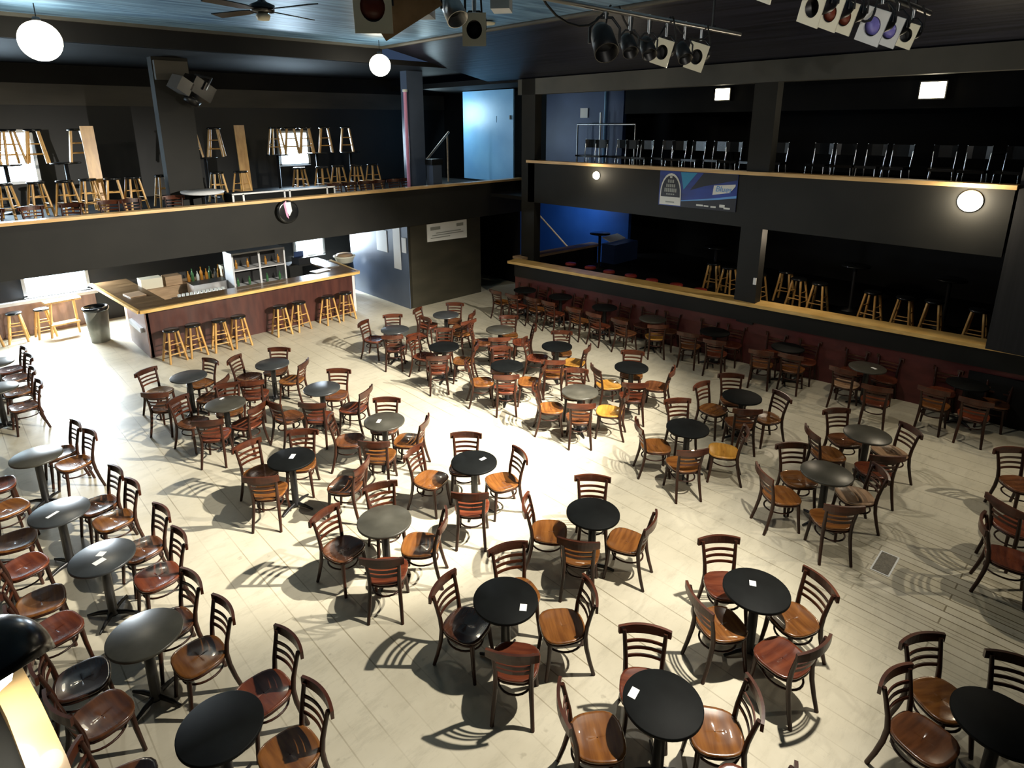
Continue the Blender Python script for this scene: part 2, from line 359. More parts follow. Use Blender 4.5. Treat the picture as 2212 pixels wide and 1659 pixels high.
# blue stair wall and things around it
struct('wall_blue', slab(17.0, 17.15, 12.0, 16.6, 0, 3.0), MT['blue'])
struct('wall_blue_side', slab(15.2, 17.0, 16.3, 16.45, 0, 3.0), MT['navy'])
struct('ceiling_stair', slab(12.6, 18.2, 12.2, 19.0, 2.95, 3.05), MT['black_wall'])
struct('wall_upper_blue', slab(15.0, 15.15, 10.95, 13.9, 3.75, 6.15), MT['navy'])
struct('wall_passage', slab(13.9, 14.0, 14.05, 19.0, 0, 2.42), MT['black_wall'])

# booth (black cabin under the left balcony)
struct('wall_booth_front', slab(9.65, 12.3, 14.06, 14.18, 0, 2.42), MT['booth_dark'])
struct('wall_booth_side', slab(9.63, 9.73, 14.06, 17.2, 0, 2.42), MT['booth_daylit_blue'])
struct('wall_booth_right', slab(12.2, 12.3, 14.18, 17.2, 0, 2.42), MT['black_wall'])
struct('wall_booth_back', slab(9.65, 12.3, 17.1, 17.2, 0, 2.42), MT['black_wall'])
struct('baseboard_right', slab(12.3, 13.9, 16.9, 17.0, 0, 0.75), MT['tan_box'])
struct('wall_passage_back', slab(12.3, 13.9, 17.0, 17.1, 0, 2.42), MT['black_wall'])

# windows in the back wall: frame, mullion, daylit pane
def window(n, x0, x1, z0, z1, y=18.96, cols=2, m='white'):
    o = bpy.data.objects.new('window_%d' % n, None); COL.objects.link(o); tag(o, kind='structure')
    f = MB(); t = 0.07
    f.box(((x0+x1)/2, y, z0), (x1-x0+t, 0.1, t)).box(((x0+x1)/2, y, z1), (x1-x0+t, 0.1, t)).box((x0, y, (z0+z1)/2), (t, 0.1, z1-z0)).box((x1, y, (z0+z1)/2), (t, 0.1, z1-z0))
    for k in range(1, cols): f.box((x0+(x1-x0)*k/cols, y, (z0+z1)/2), (0.04, 0.06, z1-z0))
    f.build('window_frame', MT[m], o)
    slab(x0, x1, y+0.0, y+0.02, z0, z1).build('pane', MT['daypane'], o)
    return o
window(1, -0.9, 2.25, 3.75, 4.95, cols=3)
window(2, 8.4, 9.35, 3.85, 4.85, cols=1)
window(3, 1.5, 2.85, 0.95, 1.75, cols=1)
window(4, 8.6, 9.6, 0.9, 1.62, cols=1)
window(5, -0.9, 0.6, 0.95, 1.75, cols=1)
# daylight coming in through them
lamp('window_light', 'AREA', (0.7, 18.8, 4.35), (2.2, 10, 0.5), 300, DAY, 3.0, size_y=1.1)
lamp('window_light', 'AREA', (8.9, 18.8, 4.35), (8.0, 10, 1.5), 110, DAY, 0.9, size_y=0.9)
lamp('window_light', 'AREA', (2.1, 18.8, 1.35), (2.1, 13, 0), 650, (0.85, 0.94, 1.0), 1.3, size_y=0.8)
lamp('window_light', 'AREA', (9.1, 18.8, 1.3), (9.3, 14, 0), 260, (0.75, 0.88, 1.0), 0.9, size_y=0.7)

# ------------------------------------------------------------------ cafe chair (faces +y), table, stool
def chair_meshes():
    P = {}
    def rad(t):   # shield-shaped seat outline
        c, s_ = math.cos(t), math.sin(t); n = 3.0
        q = (abs(c)**n + abs(s_)**n)**(-1/n)
        return q*0.212
    def ring(k, z, off=0.0, n=28):
        out = []
        for i in range(n):
            t = 2*PI*i/n; r = rad(t)*k; x, y = r*math.cos(t), r*math.sin(t)
            x *= 1.0 + 0.07*(y/0.2)
            out.append((x, y, z))
        return out
    m = MB(); n = 28
    prof = [(0.02, 0.437), (0.45, 0.438), (0.72, 0.443), (0.88, 0.452), (0.97, 0.455), (1.0, 0.449), (1.0, 0.434), (0.97, 0.428), (0.02, 0.428)]
    vs = []; fs = []
    for k, z in prof: vs += ring(k, z)
    for i in range(len(prof)-1):
        for k in range(n): fs.append((i*n+k, i*n+(k+1) % n, (i+1)*n+(k+1) % n, (i+1)*n+k))
    fs.append(tuple(range(n)))
    m.add(vs, fs, True); P['seat'] = m
    P['seat_frame'] = MB().tube([(x, y, 0.412) for x, y, z in ring(0.92, 0)], 0.016, 6, closed=True)
    P['leg_fl'] = MB().tube([(-0.150, 0.150, 0.43), (-0.160, 0.162, 0.25), (-0.180, 0.190, 0.0)], [0.024, 0.021, 0.017], 8)
    P['leg_fr'] = MB().tube([(0.150, 0.150, 0.43), (0.160, 0.162, 0.25), (0.180, 0.190, 0.0)], [0.024, 0.021, 0.017], 8)
    def rear(s): return MB().tube([(s*0.178, -0.270, 0.0), (s*0.168, -0.228, 0.15), (s*0.158, -0.196, 0.30), (s*0.153, -0.183, 0.43), (s*0.157, -0.196, 0.55), (s*0.166, -0.222, 0.67), (s*0.176, -0.250, 0.79)],
                                  [0.018, 0.020, 0.022, 0.023, 0.021, 0.019, 0.018], 8)
    P['leg_rl'] = rear(-1); P['leg_rr'] = rear(1)
    path = []; hs = []
    for i in range(13):
        u = -1 + i/6; path.append((0.225*u, -0.258 - 0.048*(1-u*u))); hs.append(0.074 + 0.018*(1-u*u))
    P['top_rail'] = MB().ribbon(path, hs, 0.026, 0.778)
    for k, (z, y) in enumerate(((0.690, -0.228), (0.625, -0.214), (0.560, -0.199))):
        pp = [(0.160*(-1+i/5), y - 0.034*(1-(-1+i/5)**2)) for i in range(11)]
        P['slat%d' % k] = MB().ribbon(pp, 0.029, 0.012, z)
    P['stretcher'] = MB().tube([(0.158*math.cos(2*PI*i/24), -0.02+0.175*math.sin(2*PI*i/24), 0.285) for i in range(24)], 0.0105, 6, closed=True)
    return P
CM = chair_meshes()
MESH = {}
for k, mb in CM.items():
    if k == 'seat':
        for c in 'obrdpy': MESH['seat_'+c] = mb.mesh('seat', MT['seat_'+c])
    else:
        MESH[k] = mb.mesh(k, MT['rail_back'] if k in ('top_rail', 'slat0', 'slat1', 'slat2') else MT['frame_wood'])
def ob(name, me, parent, loc=(0, 0, 0)):
    o = bpy.data.objects.new(name, me); COL.objects.link(o); o.parent = parent; o.location = loc; return o
def chair(c, name='cafe_chair'):
    t = thing(name, '', 'chair')
    ob('seat', MESH['seat_'+c], t); ob('seat_frame', MESH['seat_frame'], t)
    for k in ('leg_fl', 'leg_fr', 'leg_rl', 'leg_rr'): ob('leg', MESH[k], t)
    ob('top_rail', MESH['top_rail'], t)
    for k in range(3): ob('slat', MESH['slat%d' % k], t)
    ob('stretcher', MESH['stretcher'], t)
    return t
PROTO = {}
def place_chair(c, x, y, rz, label, group, z=0):
    if c not in PROTO:
        t = chair(c); PROTO[c] = t; t.location = (x, y, z); t.rotation_euler = (0, 0, rz); tag(t, label, 'chair', group); kids(t); [kids(q) for q in t.children]
        return t
    return dup(PROTO[c], (x, y, z), rz, label, group)

TM = {}
for c in ('top_black', 'top_grey_sheen', 'top_sheen'):
    TM[c] = MB().lathe([(0.0, 0.74), (0.298, 0.74), (0.305, 0.736), (0.305, 0.714), (0.298, 0.71), (0.0, 0.71)], n=48).mesh('tabletop', MT[c])
TM['pole'] = MB().lathe([(0.0, 0.705), (0.13, 0.705), (0.13, 0.695), (0.045, 0.685), (0.045, 0.07), (0.06, 0.05), (0.06, 0.03), (0.0, 0.03)], n=16).mesh('pole', MT['black_metal'])
TM['foot'] = MB().tube([(0.03, 0, 0.05), (0.14, 0, 0.045), (0.27, 0, 0.016)], [0.03, 0.026, 0.016], 8, flat=0.7).mesh('foot', MT['black_metal'])
TPROTO = {}
def cafe_table(c, x, y, rz, label, group, z=0):
    if c in TPROTO: return dup(TPROTO[c], (x, y, z), rz, label, group)
    t = thing('cafe_table', label, 'table', (x, y, z), rz, group)
    ob('tabletop', TM[c], t); ob('pole', TM['pole'], t)
    for k in range(4):
        f = ob('foot', TM['foot'], t); f.rotation_euler = (0, 0, k*PI/2+PI/4)
    TPROTO[c] = t; kids(t); [kids(q) for q in t.children]
    return t

TABLES = {
  'A1': (0.918, 4.064),
  'A2': (0.749, 5.419),
  'A3': (0.708, 6.841),
  'A4': (0.525, 8.092),
  'A5': (0.523, 9.821),
  'A6': (0.379, 13.052),
  'A7': (0.477, 14.585),
  'B1': (3.486, 1.922),
  'B2': (3.343, 3.533),
  'B3': (3.176, 5.344),
  'B4': (3.015, 7.362),
  'B5': (3.004, 9.716),
  'B6': (2.941, 11.329),
  'C2': (5.176, 1.978),
  'C3': (5.001, 3.819),
  'C4': (4.737, 5.605),
  'C5': (4.524, 7.432),
  'C6': (4.417, 9.194),
  'C7': (4.283, 10.874),
  'C1': (5.170, 0.117),
  'D2': (7.833, 2.309),
  'D3': (7.638, 4.172),
  'D4': (7.483, 6.083),
  'D5': (7.398, 7.761),
  'D6': (7.187, 9.374),
  'D7': (7.083, 10.973),
  'E2': (9.313, 2.296),
  'E3': (9.237, 4.131),
  'E4': (8.992, 6.125),
  'E5': (8.844, 7.819),
  'E6': (8.736, 9.381),
  'E7': (8.565, 11.062),
  'F1': (12.476, 1.733),
  'F2': (12.078, 3.154),
  'F3': (12.088, 4.592),
  'F4': (11.941, 6.078),
  'F5': (11.773, 7.516),
  'F6': (11.728, 8.853),
  'F7': (11.687, 10.240),
  'F8': (11.500, 11.350),
  'E1': (9.450, 0.100),
  'D1': (8.100, -0.150),
}
CHAIRS = [
  ('A1','far right',1.361,4.406,95,'r'),
  ('A1','near right',1.286,3.748,93,'o'),
  ('A1','near left',0.318,3.764,-63,'r'),
  ('A1','far left',0.298,4.314,-112,'b'),
  ('A2','far right',0.999,5.749,97,'b'),
  ('A2','near right',1.088,5.171,94,'o'),
  ('A2','near left',0.313,5.102,-76,'b'),
  ('A2','far left',0.267,5.605,-98,'d'),
  ('A3','far right',1.115,7.153,97,'b'),
  ('A3','near right',1.118,6.554,92,'r'),
  ('A3','near left',0.194,6.429,-75,'r'),
  ('A3','far left',0.153,6.966,-95,'o'),
  ('A4','far right',0.941,8.476,98,'b'),
  ('A4','near right',1.013,7.981,97,'o'),
  ('A4','near left',0.095,7.721,-74,'r'),
  ('A4','far left',0.085,8.329,-101,'o'),
  ('A5','far right',0.822,10.373,96,'b'),
  ('A5','near right',0.920,9.882,101,'o'),
  ('A5','near left',0.093,9.159,-68,'o'),
  ('A5','far left',0.052,9.908,-94,'r'),
  ('A6','far right',0.669,13.482,93,'o'),
  ('A6','near right',0.664,12.667,94,'b'),
  ('A7','far right',0.706,14.896,94,'r'),
  ('A7','near right',0.731,14.316,98,'b'),
  ('B1','far',3.722,2.227,128,'r'),
  ('B1','left',3.092,2.236,-129,'o'),
  ('B1','right',3.803,1.633,40,'o'),
  ('B1','near',3.470,1.261,2,'r'),
  ('B2','far',3.715,3.756,157,'o'),
  ('B2','left',3.077,3.791,-162,'d'),
  ('B2','right',3.731,3.161,56,'o'),
  ('B2','near',3.121,3.170,-51,'r'),
  ('B3','far',3.391,5.645,163,'o'),
  ('B3','left',2.776,5.595,-166,'b'),
  ('B3','right',3.448,5.049,43,'o'),
  ('B3','near',2.936,4.942,-42,'r'),
  ('B4','far',3.257,7.642,143,'o'),
  ('B4','left',2.736,7.782,-170,'o'),
  ('B4','right',3.437,6.713,33,'b'),
  ('B4','near',2.653,7.287,-39,'o'),
  ('B5','far',3.159,10.052,159,'o'),
  ('B5','left',2.569,10.036,-154,'b'),
  ('B5','right',3.186,9.389,27,'r'),
  ('B5','near',2.687,9.357,-34,'r'),
  ('B6','far',3.195,11.598,109,'o'),
  ('B6','left',2.524,11.721,-157,'p'),
  ('B6','right',3.106,10.803,42,'b'),
  ('B6','near',2.429,10.970,-42,'b'),
  ('C2','far',5.353,2.354,139,'r'),
  ('C2','left',4.841,2.136,-118,'o'),
  ('C2','right',5.415,1.696,63,'o'),
  ('C2','near',4.885,1.570,-14,'r'),
  ('C3','far',5.291,4.048,131,'b'),
  ('C3','left',4.685,4.208,-140,'o'),
  ('C3','right',5.197,3.481,18,'o'),
  ('C3','near',4.648,3.706,-56,'o'),
  ('C4','far',4.881,5.974,135,'b'),
  ('C4','left',4.346,6.050,-160,'o'),
  ('C4','right',5.006,5.350,71,'o'),
  ('C4','near',4.347,5.197,-45,'r'),
  ('C5','far',4.716,7.748,136,'b'),
  ('C5','left',4.099,7.757,-127,'b'),
  ('C5','right',4.745,7.136,37,'o'),
  ('C5','near',4.193,7.056,-47,'o'),
  ('C6','far',4.756,9.390,133,'b'),
  ('C6','left',3.784,9.146,-80,'b'),
  ('C6','right',4.715,8.707,31,'r'),
  ('C6','near',4.143,8.797,-46,'r'),
  ('C7','far',4.464,11.196,136,'b'),
  ('C7','left',3.966,11.268,-144,'b'),
  ('C7','right',4.499,10.574,40,'o'),
  ('C7','near',3.744,10.398,-34,'r'),
  ('C1','far left',5.423,0.490,149,'o'),
  ('C1','near left',4.923,0.503,166,'b'),
  ('C1','far',5.621,0.031,109,'b'),
  ('C1','near',5.270,-0.533,9,'r'),
  ('D2','far',7.923,2.668,138,'o'),
  ('D2','left',7.378,2.658,-129,'o'),
  ('D2','right',8.056,2.013,41,'p'),
  ('D2','near',7.311,2.035,-49,'o'),
  ('D3','far',8.070,4.495,143,'b'),
  ('D3','left',7.303,4.479,-133,'o'),
  ('D3','right',7.891,3.716,29,'y'),
  ('D3','near',7.147,3.930,-36,'o'),
  ('D4','far',7.831,6.478,129,'o'),
  ('D4','left',7.121,6.413,-132,'o'),
  ('D4','right',7.736,5.658,31,'y'),
  ('D4','near',7.196,5.850,-45,'b'),
  ('D5','far',7.666,8.200,136,'o'),
  ('D5','left',7.010,8.025,-124,'o'),
  ('D5','right',7.657,7.436,39,'o'),
  ('D5','near',7.128,7.509,-41,'r'),
  ('D6','far',7.562,9.883,136,'b'),
  ('D6','left',7.029,9.846,-159,'r'),
  ('D6','right',7.451,9.090,43,'o'),
  ('D6','near',6.805,9.088,-34,'r'),
  ('D7','far',7.362,11.490,145,'b'),
  ('D7','left',6.862,11.475,-152,'r'),
  ('D7','right',7.643,10.973,90,'r'),
  ('D7','near',6.865,10.675,-41,'r'),
  ('E1','left',8.732,0.490,-119,'r'),
  ('D1','far',7.985,0.441,-169,'r'),
  ('E1','far',9.905,0.613,138,'b'),
  ('E2','far',9.503,2.628,143,'b'),
  ('E2','left',8.899,2.647,-134,'o'),
  ('E2','right',9.589,2.049,53,'p'),
  ('E2','near',8.901,2.048,-49,'r'),
  ('E3','far',9.604,4.444,131,'b'),
  ('E3','left',9.039,4.502,174,'o'),
  ('E3','right',9.388,3.774,62,'o'),
  ('E3','near',8.896,3.969,-46,'b'),
  ('E4','far',9.300,6.330,123,'o'),
  ('E4','left',8.596,6.333,-118,'y'),
  ('E4','right',9.170,5.698,23,'b'),
  ('E4','near',8.481,5.736,-46,'r'),
  ('E5','far',9.237,8.036,132,'o'),
  ('E5','left',8.636,8.168,-149,'r'),
  ('E5','right',8.986,7.478,23,'y'),
  ('E5','near',8.262,7.397,-47,'o'),
  ('E6','far',9.199,9.595,136,'o'),
  ('E6','left',8.453,9.660,-135,'b'),
  ('E6','right',9.089,9.049,47,'r'),
  ('E6','near',8.385,9.043,-40,'r'),
  ('E7','far',8.961,11.286,131,'b'),
  ('E7','left',8.315,11.447,-153,'r'),
  ('E7','right',8.831,10.803,31,'b'),
  ('E7','near',8.503,10.425,0,'o'),
  ('F2','far wall',12.450,3.515,93,'r'),
  ('F2','near wall',12.507,2.967,94,'r'),
  ('F2','far aisle',11.751,3.378,-89,'p'),
  ('F2','near aisle',11.325,2.767,-76,'r'),
  ('F1','far wall',12.601,2.082,93,'r'),
  ('F1','near wall',12.678,1.351,91,'b'),
  ('F1','far aisle',11.891,2.036,-89,'o'),
  ('F1','near aisle',11.881,1.493,-83,'r'),
  ('F3','far wall',12.294,4.991,96,'r'),
  ('F3','near wall',12.362,4.344,97,'r'),
  ('F3','far aisle',11.579,4.868,-72,'o'),
  ('F3','near aisle',11.784,4.350,-81,'o'),
  ('F4','far wall',12.145,6.408,99,'r'),
  ('F4','near wall',12.207,5.815,97,'r'),
  ('F4','far aisle',11.513,6.397,-73,'o'),
  ('F4','near aisle',11.486,5.782,-73,'r'),
  ('F5','far wall',11.989,7.888,98,'r'),
  ('F5','near wall',12.053,7.275,100,'b'),
  ('F5','far aisle',11.223,7.846,-90,'b'),
  ('F5','near aisle',11.465,7.231,-47,'y'),
  ('F6','far wall',11.850,9.202,90,'r'),
  ('F6','near wall',11.920,8.537,90,'b'),
  ('F6','far aisle',11.178,9.153,-90,'o'),
  ('F6','near aisle',11.208,8.573,-90,'r'),
  ('F7','far wall',11.704,10.587,90,'r'),
  ('F7','near wall',11.779,9.882,90,'b'),
  ('F7','far aisle',11.137,10.540,-90,'o'),
  ('F7','near aisle',11.167,9.960,-90,'r'),
  ('F8','far wall',11.586,11.710,90,'r'),
  ('F8','near wall',11.655,11.049,90,'b'),
  ('F8','far aisle',10.950,11.650,-90,'o'),
  ('F8','near aisle',10.980,11.070,-90,'r'),
]


ROWNAME = {'A': 'row at the left edge', 'B': 'second row from left', 'C': 'third row from left', 'D': 'fourth row from left', 'E': 'fifth row from left', 'F': 'row along maroon wall'}
ORD = ['nearest', 'second', 'third', 'fourth', 'fifth', 'sixth', 'seventh', 'farthest']
TOPS = {'A2': 'top_grey_sheen', 'A3': 'top_sheen', 'A4': 'top_sheen', 'A5': 'top_grey_sheen', 'A6': 'top_grey_sheen', 'A7': 'top_grey_sheen', 'B3': 'top_grey_sheen', 'B5': 'top_grey_sheen', 'B6': 'top_sheen', 'C5': 'top_grey_sheen', 'C6': 'top_sheen', 'C7': 'top_sheen',
        'D2': 'top_grey_sheen', 'E2': 'top_grey_sheen', 'D4': 'top_grey_sheen', 'F2': 'top_grey_sheen', 'F5': 'top_grey_sheen', 'E6': 'top_grey_sheen', 'E7': 'top_sheen', 'D7': 'top_sheen'}
TOPW = {'top_black': 'black', 'top_grey_sheen': 'grey', 'top_sheen': 'slate grey'}
for k, (x, y) in TABLES.items():
    c = TOPS.get(k, 'top_black')
    cafe_table(c, x, y, R(random.uniform(-20, 20)), 'round %s pedestal table, %s from the camera in the %s' % (TOPW[c], ORD[int(k[1])-1], ROWNAME[k[0]]), 'round pedestal tables on the main floor')
CW = {'o': 'honey', 'b': 'brown', 'r': 'red-brown', 'd': 'nearly black', 'p': 'pale glossy', 'y': 'golden'}
for (k, side, x, y, rz, c) in CHAIRS:
    place_chair(c, x, y, R(rz), '%s-seated wooden chair, %s side of %s table, %s' % (CW[c], side, ORD[int(k[1])-1], ROWNAME[k[0]]), 'ladder-back wooden chairs on the main floor')
# paper cards lying on the tables: (table, dx, dy, rz, w, h)
CARDS = [('B1', -0.10, 0.20, 12, .10, .062, 'near the far rim'), ('C2', 0.05, 0.06, 28, .075, .06, 'right of the middle'), ('B2', 0.045, -0.19, 40, .085, .065, 'at the near rim'), ('C4', 0.13, -0.03, 0, .09, .05, 'on the right side'),
         ('B4', 0.03, 0.03, 45, .12, .06, 'in the middle'), ('C5', -0.07, 0.04, 40, .11, .055, 'left of the middle'), ('A3', 0.0, 0.05, 45, .075, .075, 'turned like a diamond'), ('A3', -0.04, -0.07, 20, .11, .07, 'on its near half'),
         ('A4', -0.07, -0.03, 30, .14, .04, 'near the middle'), ('F2', 0.02, -0.10, 60, .10, .05, 'on the right half'), ('A6', -0.06, 0.12, 20, .14, .06, 'by its far rim'), ('B5', 0.02, 0.22, 30, .08, .04, 'on its far rim')]
for (k, dx, dy, rz, w_, h_, wh) in CARDS:
    x, y = TABLES[k]
    o = MB().box((0, 0, 0.001), (w_, h_, 0.002)).build('paper_card', MT['paper'], loc=(x+dx, y+dy, 0.7405), rz=R(rz))
    tag(o, 'white paper card %s of %s table, %s' % (wh, ORD[int(k[1])-1], ROWNAME[k[0]]), 'card', 'paper cards left on the tables')

# bar stool (square legs, black round seat)
def stool_meshes(h=0.74, wood='stool_wood'):
    P = {}
    P['seat'] = MB().lathe([(0, h), (0.150, h), (0.168, h-0.012), (0.170, h-0.035), (0.155, h-0.05), (0, h-0.05)], n=28).mesh('seat', MT['black_gloss'])
    def leg(a, b):
        return MB().tube([(a*0.095, b*0.095, h-0.05), (a*0.185, b*0.185, 0.0)], 0.028, 4).mesh('leg', MT[wood])
    P['legs'] = [leg(a, b) for a in (-1, 1) for b in (-1, 1)]
    def at(a, b, z): u = 1-z/(h-0.05); q = 0.095+0.09*u; return (a*q, b*q, z)
    P['rungs'] = [MB().tube([at(a0, b0, z), at(a1, b1, z)], 0.013, 6).mesh('rung', MT[wood]) for (a0, b0, a1, b1, z) in
                  ((-1, -1, 1, -1, .20), (-1, 1, 1, 1, .20), (-1, -1, -1, 1, .27), (1, -1, 1, 1, .27), (-1, -1, 1, -1, .42), (-1, 1, 1, 1, .42))]
    return P
SM = stool_meshes(); SP = []
def stool(x, y, rz, label, group, z=0, flip=False):
    rot = (PI, 0, rz) if flip else None
    if SP: return dup(SP[0], (x, y, z), rz, label, group, rot)
    t = thing('bar_stool', label, 'stool', (x, y, z), rz, group); ob('seat', SM['seat'], t)
    for l in SM['legs']: ob('leg', l, t)
    for l in SM['rungs']: ob('rung', l, t)
    SP.append(t); kids(t); [kids(q) for q in t.children]; return t
ON = ['leftmost', 'second from left', 'third from left', 'fourth from left', 'fourth from right', 'third from right', 'second from right', 'rightmost']
for i, (x, y) in enumerate(((3.53, 14.42), (3.99, 14.45), (4.55, 14.40), (4.98, 14.38), (6.05, 14.50), (6.56, 14.52), (7.36, 14.50), (7.88, 14.52))):
    stool(x, y, R(random.uniform(-14, 14)), 'blond wooden stool with black seat at the bar front, %s' % ON[i], 'stools along the bar front')
for i, (x, y) in enumerate(((0.62, 18.35), (1.16, 18.45), (1.70, 18.40))):
    stool(x, y, R((10, -8, 5)[i]), 'blond wooden stool with black seat below the lower left window, %s' % ('leftmost, half cut off', 'middle one', 'rightmost')[i], 'stools below the lower left window')
wh = [(14.6, 7.62, 'left of the square pillar, under the round tabletop'), (14.45, 7.12, 'left of the square pillar, closest to it'), (14.3, 6.30, 'first to the right of the square pillar'), (15.0, 5.95, 'second to the right of the square pillar, set back'),
      (14.5, 5.45, 'third to the right of the square pillar'), (14.4, 4.95, 'fourth to the right of the square pillar'), (14.4, 3.88, 'fifth to the right of the square pillar'), (14.4, 3.28, 'sixth to the right of the square pillar'),
      (14.5, 2.80, 'seventh to the right of the square pillar'), (14.4, 2.05, 'far right end, near the black drape')]
for i, (x, y, t_) in enumerate(wh):
    stool(x, y, R(random.uniform(-9, 9)), 'wooden stool behind the golden ledge, %s' % t_, 'stools behind the golden ledge', z=0.85)

# tall round table used in the dark seating areas
HM = {'tabletop': MB().lathe([(0, 1.06), (0.30, 1.06), (0.305, 1.05), (0.30, 1.03), (0, 1.03)], n=36).mesh('tabletop', MT['black_gloss']),
      'pole': MB().lathe([(0, 1.03), (0.04, 1.02), (0.04, 0.05), (0.25, 0.02), (0.25, 0.0), (0, 0)], n=20).mesh('pole', MT['black_metal'])}
HP = []
def high_table(x, y, label, group, z=0):
    if HP: return dup(HP[0], (x, y, z), 0, label, group)
    t = thing('high_table', label, 'table', (x, y, z), 0, group); ob('tabletop', HM['tabletop'], t); ob('pole', HM['pole'], t)
    HP.append(t); kids(t); [kids(q) for q in t.children]; return t
for x, y, t_ in ((15.1, 7.85, 'left of the square pillar'), (15.3, 4.55, 'behind the middle stools'), (15.3, 2.75, 'behind the rightmost stools')):
    high_table(x, y, 'tall round dark table behind the golden ledge, %s' % t_, 'tall tables under the right balcony', 0.85)
high_table(14.6, 11.3, 'tall round dark table standing in front of the blue wall', None, 0.85)

# ------------------------------------------------------------------ the bar
bar = thing('bar_counter', 'U-shaped bar with brown top, golden edge and dark red front', 'bar', (0, 0, 0))
slab(3.20, 8.35, 14.95, 15.03, 0, 1.10).build('front_panel', MT['bar_panel'], bar)
slab(3.17, 3.25, 14.95, 16.6, 0, 1.10).build('side_panel', MT['bar_side'], bar)
slab(8.35, 8.43, 14.95, 16.4, 0, 1.10).build('side_panel', MT['white'], bar)
m = MB(); m.prism([(3.08, 14.84), (8.46, 14.84), (8.62, 16.7), (8.05, 16.7), (7.95, 15.42), (3.75, 15.42), (3.62, 18.4), (2.86, 18.4)], 1.12, 1.16)
m.build('bar_top', MT['bar_top'], bar)
m = MB()
def edge(a, b, t=0.07, z0=1.10, z1=1.17):
    A = Vector(a); Bq = Vector(b); d = (Bq-A).normalized(); n_ = Vector((d.y, -d.x))*t
    m.prism([(A.x-d.x*.02, A.y-d.y*.02), (Bq.x+d.x*.02, Bq.y+d.y*.02), (Bq.x+n_.x+d.x*.02, Bq.y+n_.y+d.y*.02), (A.x+n_.x-d.x*.02, A.y+n_.y-d.y*.02)][::-1], z0, z1)
edge((3.08, 14.84), (8.46, 14.84), 0.09); edge((8.46, 14.84), (8.62, 16.7)); edge((2.86, 18.4), (3.08, 14.84))
m.build('top_edge', MT['counter_wood'], bar)
slab(3.1, 3.18, 15.2, 16.2, 0.55, 0.66).build('rail_strip', MT['white'], bar)
# back counter and what stands on it
o = MB().box((5.0, 17.7, 0.5), (3.2, 0.7, 1.0)).build('back_counter', MT['tan_box']); tag(o, 'long brown back counter behind the bar carrying the bottles', 'counter')
def bottle(x, y, z, h, r, m_, label):
    o = MB().lathe([(0, 0), (r, 0), (r, h*.58), (r*.8, h*.66), (r*.35, h*.76), (r*.33, h*.97), (r*.4, h*.97), (r*.4, h), (0, h)], n=14).build('bottle', MT[m_], loc=(x, y, z))
    return tag(o, label, 'bottle', 'bottles on the back counter')
for i in range(14):
    bottle(4.9+i*0.115, 17.5+0.05*(i % 2), 1.0, (0.30, 0.34, 0.27, 0.36)[i % 4], 0.04, ('glass_amber', 'glass_amber', 'glass_clear', 'glass_green')[(i*3) % 4] if i < 9 else ('glass_clear', 'glass_amber')[i % 2],
           '%s glass bottle on the back counter, %s in the row' % (('amber', 'amber', 'clear', 'green')[(i*3) % 4] if i < 9 else ('clear', 'amber')[i % 2], ('first', 'second', 'third', 'fourth', 'fifth', 'sixth', 'seventh', 'eighth', 'ninth', 'tenth', 'eleventh', 'twelfth', 'thirteenth', 'last')[i]))
def box_thing(name, label, cat, c, d, m_, rz=0, group=None):
    o = MB().box((0, 0, d[2]/2), d).build(name, MT[m_], loc=c, rz=rz); return tag(o, label, cat, group)
# glass washer and coolers as open-fronted boxes
def cabinet(name, label, cat, c, d, body, shelves=2, cols=1, inner='black_metal', group=None):
    t = thing(name, label, cat, c, 0, group); w_, dp, h = d; k = 0.04
    b = MB(); b.box((-w_/2+k/2, 0, h/2), (k, dp, h)).box((w_/2-k/2, 0, h/2), (k, dp, h)).box((0, 0, h-k/2), (w_-2*k, dp, k)).box((0, 0, k/2), (w_-2*k, dp, k)); b.build('body', MT[body], t)
    MB().box((0, dp/2-k/2, h/2), (w_-2*k, k, h-2*k)).build('back_panel', MT[inner], t)
    for i in range(shelves): MB().box((0, 0, h*(i+1)/(shelves+1)), (w_-2*k, dp-k, 0.025)).build('shelf', MT[body], t)
    for i in range(1, cols): MB().box((-w_/2+w_*i/cols, -dp/2+0.02, h/2), (0.05, 0.04, h-2*k)).build('divider', MT[body], t)
    return t
cabinet('bottle_cooler', 'white framed double glass cooler with shelves behind the bar', 'cooler', (6.28, 16.35, 0), (1.42, 0.6, 1.88), 'white', 3, 2, 'black_metal')
for sx in (5.72, 6.02, 6.5, 6.85):
    for q, zz in enumerate((0.53, 0.98, 1.45)):
        o = MB().lathe([(0, 0), (0.035, 0), (0.035, 0.14), (0.014, 0.18), (0.014, 0.23), (0, 0.23)], n=10).build('bottle', MT[('glass_clear', 'glass_green', 'glass_amber')[q]], loc=(sx, 16.2, zz))
        tag(o, '%s bottle on the %s shelf of the white cooler, %s' % (('clear', 'green', 'amber')[q], ('lowest', 'middle', 'top')[q], {5.72: 'far left', 6.02: 'second from left', 6.5: 'third from left', 6.85: 'far right'}[sx]), 'bottle', 'small bottles in the cooler')
cabinet('steel_shelf', 'low open metal shelf of glassware inside the bar', 'shelf', (4.75, 16.1, 0.0), (1.3, 0.5, 0.95), 'steel', 1)
